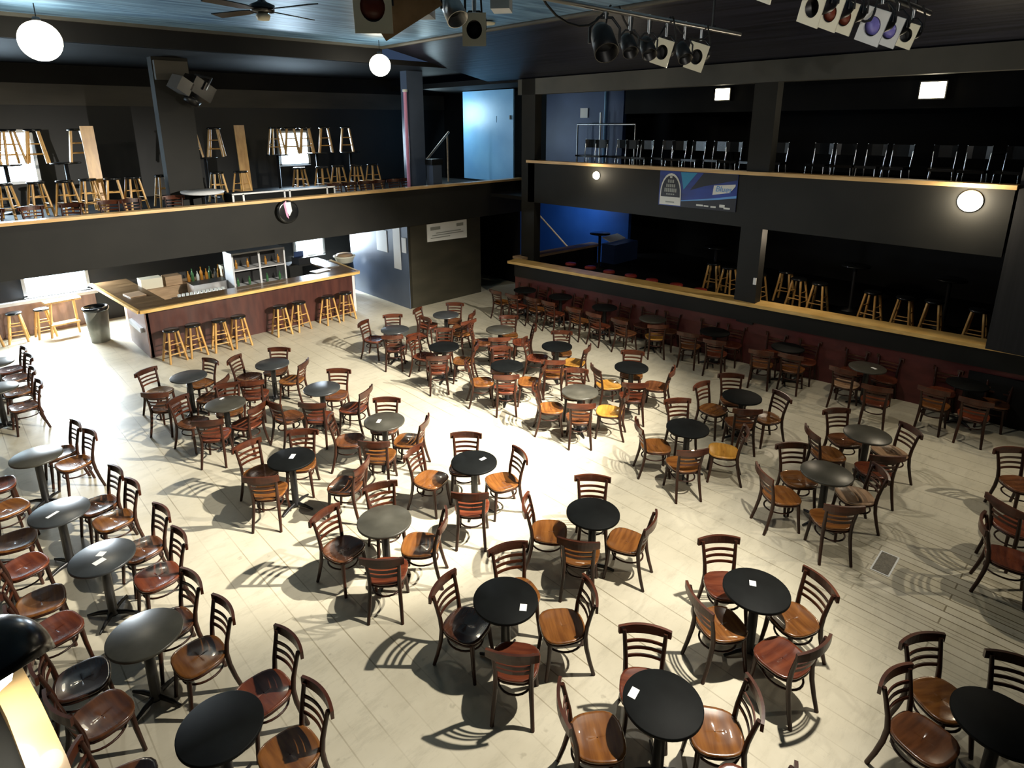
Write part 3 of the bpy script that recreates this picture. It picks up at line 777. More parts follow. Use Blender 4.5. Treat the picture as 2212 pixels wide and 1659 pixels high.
for i in range(12):
    o = MB().lathe([(0, 0), (0.03, 0), (0.036, 0.13), (0.032, 0.13), (0.026, 0.01), (0, 0.01)], n=12).build('drinking_glass', MT['glass_clear'], loc=(4.22+0.095*i, 16.02, 0.951))
    tag(o, 'clear glass on the metal shelf inside the bar, %s from the left' % ('first', 'second', 'third', 'fourth', 'fifth', 'sixth', 'seventh', 'eighth', 'ninth', 'tenth', 'eleventh', 'twelfth')[i], 'glass', 'glasses on the metal shelf')
box_thing('cardboard_box', 'pale carton on the left end of the back counter', 'box', (4.0, 17.62, 1.0), (0.50, 0.35, 0.26), 'cream')
box_thing('cardboard_box', 'beige carton right of the pale one on the back counter', 'box', (4.52, 17.62, 1.0), (0.40, 0.35, 0.24), 'tan_box')
box_thing('steel_sink', 'flat metal sink unit beside the white framed cooler', 'sink', (5.15, 16.75, 0), (0.9, 0.5, 1.12), 'steel')
pr = thing('drink_dispenser', 'pale curved drink dispenser left of the white cooler', 'dispenser', (6.05, 17.6, 1.0))
MB().box((0, 0, 0.15), (0.5, 0.35, 0.3)).build('body', MT['cream'], pr); MB().tube([(-.2, -.1, .3), (-.1, -.1, .42), (.1, -.1, .45), (.22, -.1, .3)], 0.02, 8).build('handle', MT['black_metal'], pr)
box_thing('bar_towel', 'white towel draped at the right end of the bar top', 'towel', (7.75, 15.6, 1.165), (0.5, 0.28, 0.012), 'white', 0.2)
box_thing('serving_tray', 'shiny metal tray on the right arm of the bar', 'tray', (8.25, 16.1, 1.165), (0.42, 0.6, 0.015), 'steel', -0.05)
box_thing('serving_tray', 'brown tray on the left arm of the bar top', 'tray', (3.35, 16.4, 1.165), (0.35, 0.5, 0.015), 'tan_box', 0.1)
bs = thing('cash_register', 'dark cash register beside the bright lower right window', 'register', (8.15, 17.6, 1.0), 0.1)
MB().box((0, 0, 0.1), (0.4, 0.4, 0.2)).build('body', MT['black_metal'], bs); MB().box((0, 0.1, 0.28), (0.3, 0.04, 0.16)).build('display', MT['navy'], bs)
box_thing('side_counter', 'dark cupboard under the lower right window', 'cupboard', (8.3, 17.75, 0), (1.2, 0.6, 1.0), 'grey_black')
# big lidded pot on a dark drum by the booth
pt = thing('stock_pot', 'pale round basin standing on the dark drum beside the booth', 'basin', (9.15, 16.75, 1.02))
MB().lathe([(0, 0), (0.24, 0), (0.30, 0.16), (0.33, 0.17), (0.33, 0.2), (0.28, 0.2), (0.22, 0.04), (0, 0.04)], n=28).build('bowl', MT['cream'], pt)
MB().lathe([(0, 0.19), (0.26, 0.19), (0.22, 0.26), (0, 0.27)], n=24).build('contents', MT['tan_box'], pt)
o = MB().lathe([(0, 0), (0.25, 0), (0.27, 0.3), (0.27, 0.7), (0.25, 1.02), (0, 1.02)], n=24).build('drum', MT['black_gloss'], loc=(9.15, 16.75, 0)); tag(o, 'dark blue-black drum between the bar and the booth', 'drum')
# trash can, wooden crates and left clutter
tc_ = thing('trash_can', 'grey trash can with black liner left of the bar', 'trash can', (2.62, 17.1, 0))
MB().lathe([(0, 0), (0.20, 0), (0.26, 0.82), (0.24, 0.82), (0.19, 0.03), (0, 0.03)], n=28).build('body', MT['bin_grey'], tc_)
MB().lathe([(0.262, 0.78), (0.28, 0.80), (0.285, 0.86), (0.25, 0.88), (0.235, 0.80), (0.20, 0.5), (0, 0.45)], n=28).build('liner', MT['black_gloss'], tc_)
bn = thing('wooden_bench', 'slanted wooden bench frame leaning beside the grey trash can', 'bench', (2.1, 18.0, 0), 0.1)
for x_ in (-.3, .3): MB().tube([(x_, 0.2, 0), (x_*.8, 0.0, 0.95)], 0.03, 4).build('leg', MT['stool_wood'], bn)
MB().box((0, 0, 0.95), (0.75, 0.3, 0.05)).build('top', MT['stool_wood'], bn); MB().box((0, 0.1, 0.35), (0.6, 0.25, 0.04)).build('shelf', MT['stool_wood'], bn)
struct('trim_16', slab(-3.2, 3.0, 18.75, 18.97, 0.82, 0.90), MT['white'])
struct('wall_back_panel', slab(-3.2, 2.95, 18.9, 18.98, 0, 0.80), MT['bar_side'])
# papers on the booth
def flat(name, label, cat, pts, m_, t=0.01, parent=None):
    a, b, c, d = [Vector(p) for p in pts]; n_ = (b-a).cross(d-a).normalized()*t
    mb = MB(); mb.add([a, b, c, d, a+n_, b+n_, c+n_, d+n_], [(3, 2, 1, 0), (4, 5, 6, 7), (0, 1, 5, 4), (1, 2, 6, 5), (2, 3, 7, 6), (3, 0, 4, 7)])
    o = mb.build(name, MT[m_], parent)
    return tag(o, label, cat) if label else o
sg = thing('notice_board', 'white notice board with printed lines on the dark booth front', 'sign', (0, 0, 0))
flat('board', None, None, [(10.29, 14.05, 1.84), (11.74, 14.05, 1.80), (11.74, 14.05, 2.34), (10.29, 14.05, 2.34)], 'paper', 0.02, sg)
for i, (x0, x1, z) in enumerate(((10.4, 11.1, 1.93), (10.45, 11.6, 2.0), (10.6, 11.5, 2.06), (10.4, 10.75, 2.2), (11.35, 11.6, 2.22))):
    MB().box(((x0+x1)/2, 14.022, z), (x1-x0, 0.006, 0.022 if i < 3 else 0.09)).build('print', MT['banner_grey'], sg)
for (y0, y1, z0, z1, l_) in ((15.09, 15.64, 1.49, 2.12, 'wide white poster on the window-lit side of the booth'), (14.42, 14.76, 1.08, 2.30, 'tall narrow white poster on the window-lit booth side'), (14.14, 14.34, 1.60, 2.02, 'small pale notice at the corner of the booth side')):
    MB().box((9.625, (y0+y1)/2, (z0+z1)/2), (0.012, y1-y0, z1-z0)).build('poster', MT['paper'])
    tag(COL.objects[-1], l_, 'poster')

# ------------------------------------------------------------------ banner on the right balcony (faces -x; y runs right to left)
bx = 12.435
bn = thing('beer_banner', 'blue banner with arched black and white badge on the right balcony', 'banner', (0, 0, 0))
def bq(name, m_, y0, y1, z0, z1, lift, parent=bn):
    return MB().box((bx-lift, (y0+y1)/2, (z0+z1)/2), (0.004, abs(y1-y0), z1-z0)).build(name, MT[m_], parent)
bq('cloth', 'banner_blue', 6.12, 7.98, 3.24, 4.01, 0)
def bpoly(name, m_, pts, lift, parent=bn):
    vs = [(bx-lift, y, z) for y, z in pts] + [(bx-lift-0.002, y, z) for y, z in pts]; n = len(pts)
    mb = MB(); mb.add(vs, [tuple(range(n)), tuple(reversed(range(n, 2*n)))] + [(i, (i+1) % n, n+(i+1) % n, n+i) for i in range(n)])
    return mb.build(name, MT[m_], parent)
bpoly('teal_corner', 'banner_teal', [(7.45, 4.00), (7.05, 4.00), (7.22, 3.80), (7.36, 3.62)], 0.004)
bpoly('dark_band', 'banner_black', [(7.40, 3.24), (6.12, 3.24), (6.12, 3.52), (6.7, 3.47), (7.40, 3.36)], 0.004)
bpoly('dark_band', 'banner_black', [(6.9, 4.005), (6.13, 4.005), (6.13, 3.90), (6.9, 3.72), (7.2, 3.62)], 0.004)
bpoly('swoosh', 'banner_sky', [(7.40, 3.365), (6.9, 3.42), (6.5, 3.47), (6.12, 3.53), (6.12, 3.58), (6.5, 3.51), (6.9, 3.45), (7.40, 3.385)], 0.008)
def arch(s, yc=7.68, z0=3.26, h=0.72, w_=0.27):
    pts = [(yc+w_*s, z0)]
    for i in range(13):
        u = i/12; a = PI*u; pts.append((yc+w_*s*math.cos(a)*(1 if True else 1), z0+0.28*h+(h*0.70*s)*math.sin(a)**0.9))
    pts.append((yc-w_*s, z0)); return pts
bpoly('badge_edge', 'banner_white', arch(1.0), 0.008)
bpoly('badge_field', 'banner_black', [(y, max(z, 3.44)) for y, z in arch(0.90)], 0.012)
for i, (z, w_, h_) in enumerate(((3.88, .06, .05), (3.79, .17, .07), (3.69, .24, .07), (3.59, .32, .085), (3.50, .22, .03))):   # rows of pale lettering, too small to read
    n = max(2, int(w_/0.045))
    for j in range(n):
        yy = 7.68 + w_/2 - (j+.5)*w_/n
        bq('letter', 'banner_white' if i == 0 else 'banner_grey', yy-w_/n*.36, yy+w_/n*.36, z-h_/2, z+h_/2, 0.016)
bq('badge_caption', 'banner_grey', 7.57, 7.79, 3.31, 3.34, 0.012)
bpoly('title_panel', 'banner_white', [(6.66, 3.56), (6.27, 3.63), (6.16, 3.77), (6.16, 3.81), (6.35, 3.79), (6.64, 3.76)], 0.010)
def text(body, size, loc, m_, parent, rot=(R(90), 0, R(-90)), shear=0.0, ext=0.002):
    c = bpy.data.curves.new('lettering', 'FONT'); c.body = body; c.size = size; c.extrude = ext; c.shear = shear; c.align_x = 'CENTER'; c.align_y = 'CENTER'
    t = bpy.data.objects.new('lettering', c); COL.objects.link(t)
    dg = bpy.context.evaluated_depsgraph_get(); me = bpy.data.meshes.new_from_object(t.evaluated_get(dg)); bpy.data.objects.remove(t)
    me.materials.clear(); me.materials.append(MT[m_]); o = bpy.data.objects.new('lettering', me); COL.objects.link(o); o.location = loc; o.rotation_euler = rot; o.parent = parent
    return o
text('Blues', 0.17, (bx-0.016, 6.42, 3.69), 'banner_sky', bn, shear=0.2)
for (y0, y1, z, h_) in ((7.02, 6.86, 3.315, .035), (6.84, 6.73, 3.31, .03), (6.68, 6.56, 3.305, .035), (6.48, 6.36, 3.34, .06), (6.38, 6.24, 3.30, .035)):
    bq('small_logo', 'banner_white', y1, y0, z-h_/2, z+h_/2, 0.010)

# wreath-like round sign on the left balcony front
wr = thing('round_emblem', 'round dark emblem with pink and white centre on left balcony front', 'emblem', (6.18, 13.84, 3.12))
MB().lathe([(0, 0), (0.22, 0), (0.27, 0.02), (0.25, 0.05), (0.2, 0.06), (0, 0.05)], n=32, M=Matrix.Rotation(R(90), 3, 'X')).build('disc', MT['black_gloss'], wr)
MB().prism([(-.06, .22), (.07, .22), (.09, .02), (.02, -.1), (-.03, .0)], 0, 0.012).build('figure', MT['paper'], wr)
wr.children[-1].rotation_euler = (R(90), 0, 0); wr.children[-1].location = (0, -0.06, 0)
MB().prism([(-.1, .2), (-.03, .26), (-.02, .05), (.0, -.16), (-.05, -.1)], 0, 0.012).build('ribbon', MT['pink'], wr)
wr.children[-1].rotation_euler = (R(90), 0, 0); wr.children[-1].location = (0, -0.055, 0)

# ------------------------------------------------------------------ lit lamps of the room
def pendant(x, y, z, r, label):
    t = thing('pendant_globe', label, 'lamp', (x, y, z), 0, 'hanging globe lamps')
    MB().lathe([(0.001, -r)] + [(r*math.sin(a), -r*math.cos(a)) for a in [PI*i/14 for i in range(1, 14)]] + [(0.001, r)], n=28).build('globe', MT['globe'], t)
    MB().lathe([(0.0, r+.06), (0.05, r+.05), (0.07, r-.02), (0.0, r-.02)], n=16).build('cap', MT['black_metal'], t)
    MB().cyl((0, 0, r+.05), (0, 0, 6.9-z), 0.008, n=6).build('cord', MT['black_metal'], t)
    lamp('globe_light', 'POINT', (x, y, z-r-0.06), None, 90, WARM, 0.12)
pendant(1.86, 12.6, 6.35, 0.30, 'bloom-widened glowing white globe hanging at the upper left')  # both globes widened to take in the bloom around them
pendant(8.30, 12.9, 6.36, 0.24, 'glowing white globe hanging above the left balcony end')
def flood(x, y, z, w_, h_, label, group, power, aim=(-1, 0, -0.5)):
    t = thing('wall_floodlight', label, 'lamp', (x, y, z), 0, group)
    MB().box((0.05, 0, 0), (0.08, w_+.05, h_+.05)).build('housing', MT['black_metal'], t)
    MB().box((0.0, 0, 0), (0.02, w_, h_)).build('lens', MT['bulb'], t)
    MB().box((0.11, 0, 0.0), (0.05, 0.08, 0.08)).build('bracket', MT['steel'], t)
    lamp('floodlight', 'SPOT', (x-0.04, y, z), (x+aim[0], y+aim[1], z+aim[2]), power, WARM, 0.06, 150, 0.9)
flood(14.9, 7.95, 5.72, 0.36, 0.26, 'square glowing floodlight above the right balcony, left one', 'square floodlights above the right balcony', 30)
flood(14.9, 3.55, 5.64, 0.42, 0.30, 'square glowing floodlight above the right balcony, right one', 'square floodlights above the right balcony', 30)
struct('trim_17', slab(15.0, 15.3, -4.2, 10.9, 5.3, 6.15), MT['black_wall'])
def bulkhead(y, z, r, label, power):
    t = thing('bulkhead_lamp', label, 'lamp', (12.45, y, z), 0, 'round lamps on the right balcony front')
    MB().lathe([(0, 0.0), (r*1.05, 0.0), (r*1.05, 0.02), (0, 0.02)], n=24, M=Matrix.Rotation(R(-90), 3, 'Y')).build('backplate', MT['steel'], t)
    MB().lathe([(r, 0.02), (r*.85, 0.06), (r*.5, 0.09), (0.001, 0.10)], n=24, M=Matrix.Rotation(R(-90), 3, 'Y')).build('dome', MT['bulb'], t)
    lamp('bulkhead_light', 'POINT', (12.45-0.24, y, z), None, power, WARM, 0.08)
bulkhead(9.80, 3.80, 0.10, 'small round glowing lamp left of the blue banner', 18)
bulkhead(2.18, 3.80, 0.17, 'large round glowing lamp near the right end of the balcony', 70)

# ------------------------------------------------------------------ stage lighting
def par(name, label, x, y, z, az, tilt, s=1.0, body='black_metal', frame='cream', gel=None, top=6.17, fs=1.0, roll_=0):
    """can with square gel frame; the beam leaves along local +x tilted down; yoke and clamp reach up to the pipe"""
    t = thing(name, label, 'stage light', (x, y, z), az, 'stage lights')
    RX = Matrix.Rotation(tilt, 3, 'Y') @ Matrix.Rotation(R(90), 3, 'Y'); RT = Matrix.Rotation(tilt, 3, 'Y') @ Matrix.Rotation(R(roll_), 3, 'X')
    MB().lathe([(0.001, -0.20*s), (0.06*s, -0.20*s), (0.095*s, -0.12*s), (0.105*s, 0.12*s), (0.095*s, 0.12*s), (0.08*s, -0.08*s), (0.001, -0.10*s)], n=20, M=RX).build('can', MT[body], t)
    if frame:
        q = 0.135*s*fs; n = 20; vs = []; fs_ = []
        for X in (0.125*s, 0.14*s):
            for i in range(n):
                a = 2*PI*i/n+PI/4; r_ = 0.088*s; vs.append((X, r_*math.cos(a), r_*math.sin(a)*1.15))
            for i in range(n):
                a = 2*PI*i/n+PI/4; k = q/max(abs(math.cos(a)), abs(math.sin(a))); vs.append((X, k*math.cos(a), k*math.sin(a)*1.3))
        for i in range(n):
            j = (i+1) % n
            fs_ += [(i, j, n+j, n+i), (2*n+i, 3*n+i, 3*n+j, 2*n+j), (n+i, n+j, 3*n+j, 3*n+i), (i, 2*n+i, 2*n+j, j)]
        mb = MB(); mb.add([RT @ Vector(v) for v in vs], fs_); mb.build('gel_frame', MT[frame], t)
    if gel: MB().lathe([(0.001, 0.115*s), (0.09*s, 0.115*s), (0.09*s, 0.112*s), (0.001, 0.11*s)], n=20, M=RX).build('gel', MT[gel], t)
    else: MB().lathe([(0.001, 0.0), (0.09*s, 0.0), (0.09*s, -0.01*s), (0.001, -0.01*s)], n=20, M=RX).build('lens', MT['teal_glass'], t)
    MB().tube([(0, -0.13*s, 0), (0, -0.13*s, 0.12*s), (0, -0.06*s, 0.20*s), (0, 0.06*s, 0.20*s), (0, 0.13*s, 0.12*s), (0, 0.13*s, 0)], 0.012*s, 6).build('yoke', MT['black_metal'], t)
    MB().tube([(0, 0, 0.19*s), (0, 0, top-z+0.03)], 0.018, 8).build('clamp', MT['steel'], t)
    MB().tube([(-0.12*s, 0, 0.0), (-0.2*s, 0.04, 0.02), (-0.16*s, 0.06, 0.16), (-0.05, 0.05, top-z+0.02)], 0.009, 6).build('power_cable', MT['rubber'], t)
    return t
def aim(x, y, tx, ty): return math.atan2(ty-y, tx-x)
# pipes hung from the ceiling on rods
def pipe(label, a, b):
    t = thing('lighting_pipe', label, 'pipe', (0, 0, 0), 0, 'lighting pipes')
    MB().cyl(a, b, 0.028, n=10).build('tube', MT['steel'], t)
    for u in (0.12, 0.88):
        p = Vector(a).lerp(Vector(b), u); MB().cyl(p, (p.x, p.y, 6.9), 0.012, n=6).build('hanger_rod', MT['black_metal'], t)
pipe('steel pipe carrying the cream-framed lights at the top right', (4.0, 2.15, 6.18), (8.4, 2.15, 6.18))
pipe('dark steel pipe carrying the lights in the top middle', (2.3, 4.2, 6.15), (8.2, 4.2, 6.15))
L3 = [(4.62, 'cream', None, 'leftmost on the top right pipe', .95), (5.46, 'cream', None, 'second from left on the top right pipe', 1.0), (5.82, 'cream', 'gel_red', 'third from left on the top right pipe', 1.0),
      (6.14, 'cream', 'gel_red', 'fourth from left on the top right pipe', 1.0), (6.88, 'white', 'gel_blue', 'wide violet one on the top right pipe', 1.2), (7.34, 'white', 'gel_blue', 'second violet one on the top right pipe', 1.1), (7.86, 'cream', None, 'rightmost on the top right pipe', .95)]
for (x, f, g, l_, s_) in L3:
    par('stage_light', 'stage light with %s square frame, %s' % (f, l_), x, 2.15, 5.93 if x > 5 else 6.0, aim(x, 2.15, 0.8, 3.6), R(14), s_*0.74, 'black_metal', f, g, roll_=-24)
L2 = [(5.38, None, None, 'big round can at the left end of the middle pipe', 1.2), (6.5, 'cream', None, 'narrow cream frame on the middle pipe', .8), (7.25, 'cream', None, 'cream frame at the right end of the middle pipe', .88),
      (5.80, None, None, 'small dark can right of the big round one', .8), (6.15, None, None, 'small dark can in the middle of the middle pipe', .8), (6.88, None, None, 'dark can between the two cream frames', .8)]
for (x, f, g, l_, s_) in L2:
    par('stage_light', 'stage light, %s' % l_, x, 4.2, 5.83, aim(x, 4.2, -0.5, 3.0) if f else R(235), R(10) if f else R(45), s_, 'black_metal', f, g, 6.15, roll_=-20)
par('stage_light', 'big stage light with tan square frame at the top, left of centre', 2.68, 4.2, 5.88, R(232), R(12), 1.0, 'black_metal', 'cream', 'gel_red', 6.15)
par('stage_light', 'stage light with small pale frame right of the big tan plate', 3.64, 4.2, 5.80, R(228), R(5), 0.72, 'black_metal', 'cream', None, 6.15)
bd = thing('barn_door_light', 'large stage light with a wide tan barn door plate at the top', 'stage light', (3.06, 4.2, 5.94), R(42), 'stage lights')
MB().box((0, 0, 0), (0.24, 0.24, 0.20)).build('housing', MT['steel'], bd)
pl = MB().box((0, 0, 0), (0.50, 0.30, 0.012)).build('barn_door', MT['brown_plate'], bd); pl.rotation_euler = (R(68), R(30), R(95)); pl.location = (-0.20, 0.06, -0.04)
MB().tube([(0, -0.14, 0), (0, -0.14, .16), (0, .14, .16), (0, .14, 0)], 0.012, 6).build('yoke', MT['black_metal'], bd)
MB().tube([(0, 0, .15), (0, 0, .25)], 0.018, 6).build('clamp', MT['steel'], bd)
par('stage_light', 'grey metal stage light between the tan plate and pale frame', 3.42, 4.2, 5.93, R(262), R(50), 0.85, 'steel', None, None, 6.15)
bb = box_thing('ballast_box', 'small white box above the pale framed light', 'box', (3.95, 4.2, 5.98), (0.26, 0.16, 0.14), 'white', 0.7)
for i, (x0, x1, y_, sg_) in enumerate(((4.7, 5.6, 2.15, .25), (5.9, 6.9, 2.15, .3), (7.0, 8.1, 2.15, .2), (4.4, 5.5, 4.2, .25), (5.6, 6.6, 4.2, .3), (6.6, 7.6, 4.2, .2), (2.4, 3.6, 4.2, .2))):
    o = MB().tube([(x0+(x1-x0)*u/8, y_+0.03*math.sin(u), 6.20-sg_*math.sin(PI*u/8)) for u in range(9)], 0.011, 6).build('slack_cable', MT['rubber'])
    tag(o, 'black cable sagging under the %s, %s loop' % ('top right pipe' if y_ < 3 else 'middle pipe', ('left', 'middle', 'right', 'second', 'third', 'last', 'first')[i]), 'cable')

# the scanner on the left column
sc = thing('moving_light', 'dark moving light fixed to the left balcony column', 'stage light', (5.0, 15.2, 5.85)); sc.rotation_euler = (0.2, 0.5, 0.4); sc.scale = (1.35, 1.35, 1.35)
MB().box((0, 0, 0), (0.42, 0.3, 0.26)).build('head', MT['black_gloss'], sc)
MB().box((-0.30, -0.02, -0.12), (0.24, 0.26, 0.22)).build('lens_box', MT['teal_glass'], sc)
MB().tube([(0, -.2, 0), (0, -.2, .22), (0, .2, .22), (0, .2, 0)], 0.02, 6).build('yoke', MT['steel'], sc)
MB().lathe([(0, -.3), (.12, -.28), (.14, -.2), (0, -.18)], n=16).build('base', MT['black_metal'], sc)

# ceiling fan and small ceiling disc
fn = thing('ceiling_fan', 'dark ceiling fan with a pale hub at the top left', 'fan', (3.55, 8.1, 6.42))
MB().lathe([(0.001, -.12), (.07, -.11), (.09, -.06), (.06, -.03)], n=20).build('light_cap', MT['cream'], fn)
MB().lathe([(.06, -.03), (.14, -.02), (.15, .06), (.06, .1), (.02, .14), (.02, .48)], n=20).build('motor', MT['black_gloss'], fn)
for k in range(4):
    b_ = MB().prism([(0.13, -0.03), (0.3, -0.075), (0.82, -0.085), (0.84, 0.075), (0.3, 0.06), (0.13, 0.03)], 0.0, 0.012).build('blade', MT['black_gloss'], fn); b_.rotation_euler = (R(10), 0, R(20+90*k))
o = MB().lathe([(0, 0), (0.16, 0.01), (0.18, 0.04), (0.1, 0.06), (0, 0.06)], n=24).build('ceiling_disc', MT['cream'], loc=(8.35, 9.3, 6.83)); tag(o, 'small pale disc fixed to the dark ceiling above the middle', 'ceiling fitting')

# ------------------------------------------------------------------ left balcony contents
LBG = 'wooden stools stored on the left balcony'
sx = [(1.05, 14.9), (2.35, 15.3), (4.9, 15.2)]
def lb_stool(x, y, z, words, flip=False):
    stool(x, y, R(random.uniform(-30, 30)), words, LBG, z=z)
low = [(2.35, 'left of the plank'), (3.25, 'below the stacked ones, left of column'), (3.65, 'beside the column'), (4.30, 'in front of the column'), (5.55, 'right of the column'), (7.75, 'first right of the bright window'), (8.35, 'second right of the bright window'), (8.9, 'third right of the bright window'),
       (9.45, 'fourth right of the bright window'), (10.0, 'fifth right of the bright window'), (1.3, 'far left end'), (1.85, 'second from far left end'), (2.8, 'in front of the first plank'), (6.1, 'second right of the column')]
for x, wds in low: lb_stool(x, 16.25+0.08*math.sin(x*5), 3.2, 'wooden stool on the left balcony floor, %s' % wds)
hx = [(1.2, 'far left'), (2.1, 'beside the first plank'), (2.9, 'right of the first plank'), (5.35, 'left of the second plank'), (5.95, 'touching the second plank'), (7.6, 'just right of the bright window'), (8.5, 'on the middle table'), (9.1, 'second on the middle table'), (9.8, 'at the right end'), (1.65, 'second from far left'), (8.05, 'close to the bright window')]
LT = []
for x, wds in ((1.5, 'leftmost'), (2.6, 'second from left'), (5.65, 'right of the column'), (7.6, 'beside the bright window'), (8.8, 'left of the pink tube'), (9.9, 'nearest the pink tube')):
    high_table(x, 17.3, 'tall dark table on the left balcony, %s' % wds, 'tall tables on the left balcony', 3.2)
for x, wds in hx: lb_stool(x, 17.3, 4.262, 'wooden stool standing on a tall table, left balcony, %s' % wds)
for x, l_ in ((3.05, 'upright pale plank left of the column on the left balcony'), (6.45, 'upright pale plank right of the column on the left balcony')):
    p = MB().box((0, 0, 0.93), (0.26, 0.04, 1.86)).build('wooden_plank', MT['stool_wood'], loc=(x, 16.75, 3.2)); p.rotation_euler = (R(-4), 0, 0); tag(p, l_, 'plank')
# folded chairs row near the rail
for i in range(6):
    place_chair('bbrrbr'[i], 0.9+i*0.62+(0.1 if i % 2 else 0), 15.0, R(170+20*math.sin(i*2)), 'dark chair behind the left balcony rail, %s' % ('farthest left', 'second from left', 'third from left', 'fourth from left', 'fifth from left', 'sixth from left')[i], 'chairs behind the left balcony rail', z=2.72)
for i in range(6):
    place_chair('rbrbrr'[i], 8.2+i*0.46, 15.0, R(180+8*math.sin(i*3)), 'dark chair behind the left balcony rail, right of the case, %s' % ('first', 'second', 'third', 'fourth', 'fifth', 'last')[i], 'chairs behind the left balcony rail', z=2.72)
fc = thing('road_case', 'long black road case with white edges on the left balcony rail', 'case', (6.4, 14.55, 3.02))
MB().box((0, 0, 0.27), (2.5, 0.55, 0.54)).build('body', MT['top_black'], fc)
m = MB()
for z in (0.30, 0.54): m.box((0, -0.28, z), (2.54, 0.03, 0.035))
for x in (-1.25, -1.02, -0.05, 0.08, 1.05, 1.25): m.box((x, -0.28, 0.42), (0.04, 0.03, 0.24))
m.build('edging', MT['white'], fc)
o = MB().box((0, 0, 0.15), (2.6, 0.6, 0.30)).build('riser', MT['black_metal'], loc=(6.4, 14.55, 2.72)); tag(o, 'low black riser under the white-edged road case', 'riser')
dk = MB().lathe([(0, 0), (0.45, 0), (0.46, 0.03), (0, 0.035)], n=32).build('loose_tabletop', MT['white'], loc=(4.75, 15.0, 3.58)); dk.rotation_euler = (R(3), 0, 0); tag(dk, 'round pale tabletop lying on a chair behind the left balcony rail', 'tabletop')
high_table(4.75, 15.0, 'dark pedestal under the pale loose tabletop, left balcony', None, 2.50)
pk = thing('pink_tube', 'pink upright tube with white cap at the left balcony corner', 'tube', (10.45, 15.05, 2.72))
MB().cyl((0, 0, 0), (0, 0, 3.2), 0.05, n=14).build('tube', MT['pink'], pk); MB().cyl((0, 0, 3.2), (0, 0, 3.27), 0.07, n=14).build('cap', MT['paper'], pk)
hr = MB().tube([(11.4, 15.8, 3.75), (13.2, 16.6, 4.8)], 0.035, 8).tube([(11.45, 15.82, 2.72), (11.45, 15.82, 3.77)], 0.03, 6).tube([(13.1, 16.56, 3.2), (13.1, 16.56, 4.75)], 0.03, 6).build('stair_handrail', MT['tan_box']); tag(hr, 'slanted wooden handrail left of the pale blue door', 'handrail')
dr = thing('door_leaf', 'tall pale blue door with small black handle behind the corner post', 'door', (14.4, 14.75, 3.2))
MB().box((0, 1.25, 1.46), (0.06, 2.5, 2.92)).build('panel', MT['pale_blue'], dr); MB().box((-0.05, 0.12, 2.05), (0.05, 0.05, 0.13)).build('handle', MT['black_metal'], dr)
MB().box((-0.035, 0.85, 2.0), (0.01, 0.12, 0.2)).build('notice', MT['pale_blue'], dr)
lamp('door_fill_light', 'AREA', (13.2, 17.9, 5.4), (14.4, 16.2, 4.8), 60, (0.65, 0.9, 1.0), 0.8)  # added area lamp that brings window daylight onto the pale door
pc = thing('small_speaker', 'pale blue box standing beside the pink tube', 'speaker', (11.15, 14.75, 2.72))
MB().box((0, 0, 0.6), (0.32, 0.3, 1.2)).build('body', MT['booth_daylit_blue'], pc); MB().box((0, 0, 1.28), (0.4, 0.34, 0.16)).build('top', MT['black_gloss'], pc)

# ------------------------------------------------------------------ right balcony contents
def dark_chair_group():
    P = thing('metal_chair', '', 'chair')
    MB().box((0, 0, 0.44), (0.40, 0.40, 0.05)).build('seat', MT['black_gloss'], P)
    for a in (-1, 1):
        MB().tube([(a*.19, .19, 0), (a*.17, .17, .43)], 0.012, 6).build('leg', MT['chrome'], P)
        MB().tube([(a*.19, -.22, 0), (a*.17, -.18, .43), (a*.18, -.24, .88)], 0.012, 6).build('leg', MT['chrome'], P)
    MB().ribbon([(-.19, -.225), (-.1, -.25), (.1, -.25), (.19, -.225)], 0.22, 0.03, 0.76).build('backrest', MT['black_gloss'], P)
    return P
DC = dark_chair_group(); first = True; kids(DC); [kids(q) for q in DC.children]
WN = ['first', 'second', 'third', 'fourth', 'fifth', 'sixth', 'seventh', 'eighth', 'ninth', 'tenth', 'eleventh', 'twelfth']
def metal_chair(x, y, rz, label):
    global first
    if first: DC.location = (x, y, 3.75); DC.rotation_euler = (0, 0, rz); tag(DC, label, 'chair', 'chrome-legged chairs on the right balcony'); first = False; return
    dup(DC, (x, y, 3.75), rz, label, 'chrome-legged chairs on the right balcony')
for i in range(12):
    metal_chair(13.75+0.1*math.sin(i*4.1), 11.25-i*0.475, R(90+10*math.sin(i*2.3)), 'black chair with chrome legs, right balcony, %s counting right from corner post' % WN[i])
for i, y in enumerate((5.1, 4.62, 4.14, 3.66, 2.95, 2.45, 1.95)):
    metal_chair(13.8+0.12*math.sin(i*3.3), y, R(90+10*math.sin(i*1.9)), 'black chair with chrome legs, %s right of the square pillar, right balcony' % WN[i])
for x, y, t_ in ((14.6, 10.0, 'left'), (14.6, 7.4, 'middle'), (14.5, 2.4, 'right')):
    cafe_table('top_black', x, y, 0, 'black round table among chairs on the right balcony, %s one' % t_, 'round tables on the right balcony', z=3.75)
fr = thing('metal_framework', 'tall thin grey metal rack standing on the right balcony', 'framework', (14.7, 11.3, 3.75))  # steel hoop frame with one post, use unknown
MB().tube([(0, -1.0, 0), (0, -1.0, 1.27), (0, 1.05, 1.27), (0, 1.05, 0)], 0.03, 8).build('hoop', MT['steel'], fr); MB().cyl((0.05, 0.25, 0), (0.05, 0.25, 1.6), 0.028, n=8).build('post', MT['steel'], fr)
nt = MB().box((14.975, 12.35, 5.35), (0.02, 0.28, 0.28)).build('wall_notice', MT['paper']); tag(nt, 'square white notice on the dark blue wall right of the corner post', 'sign')
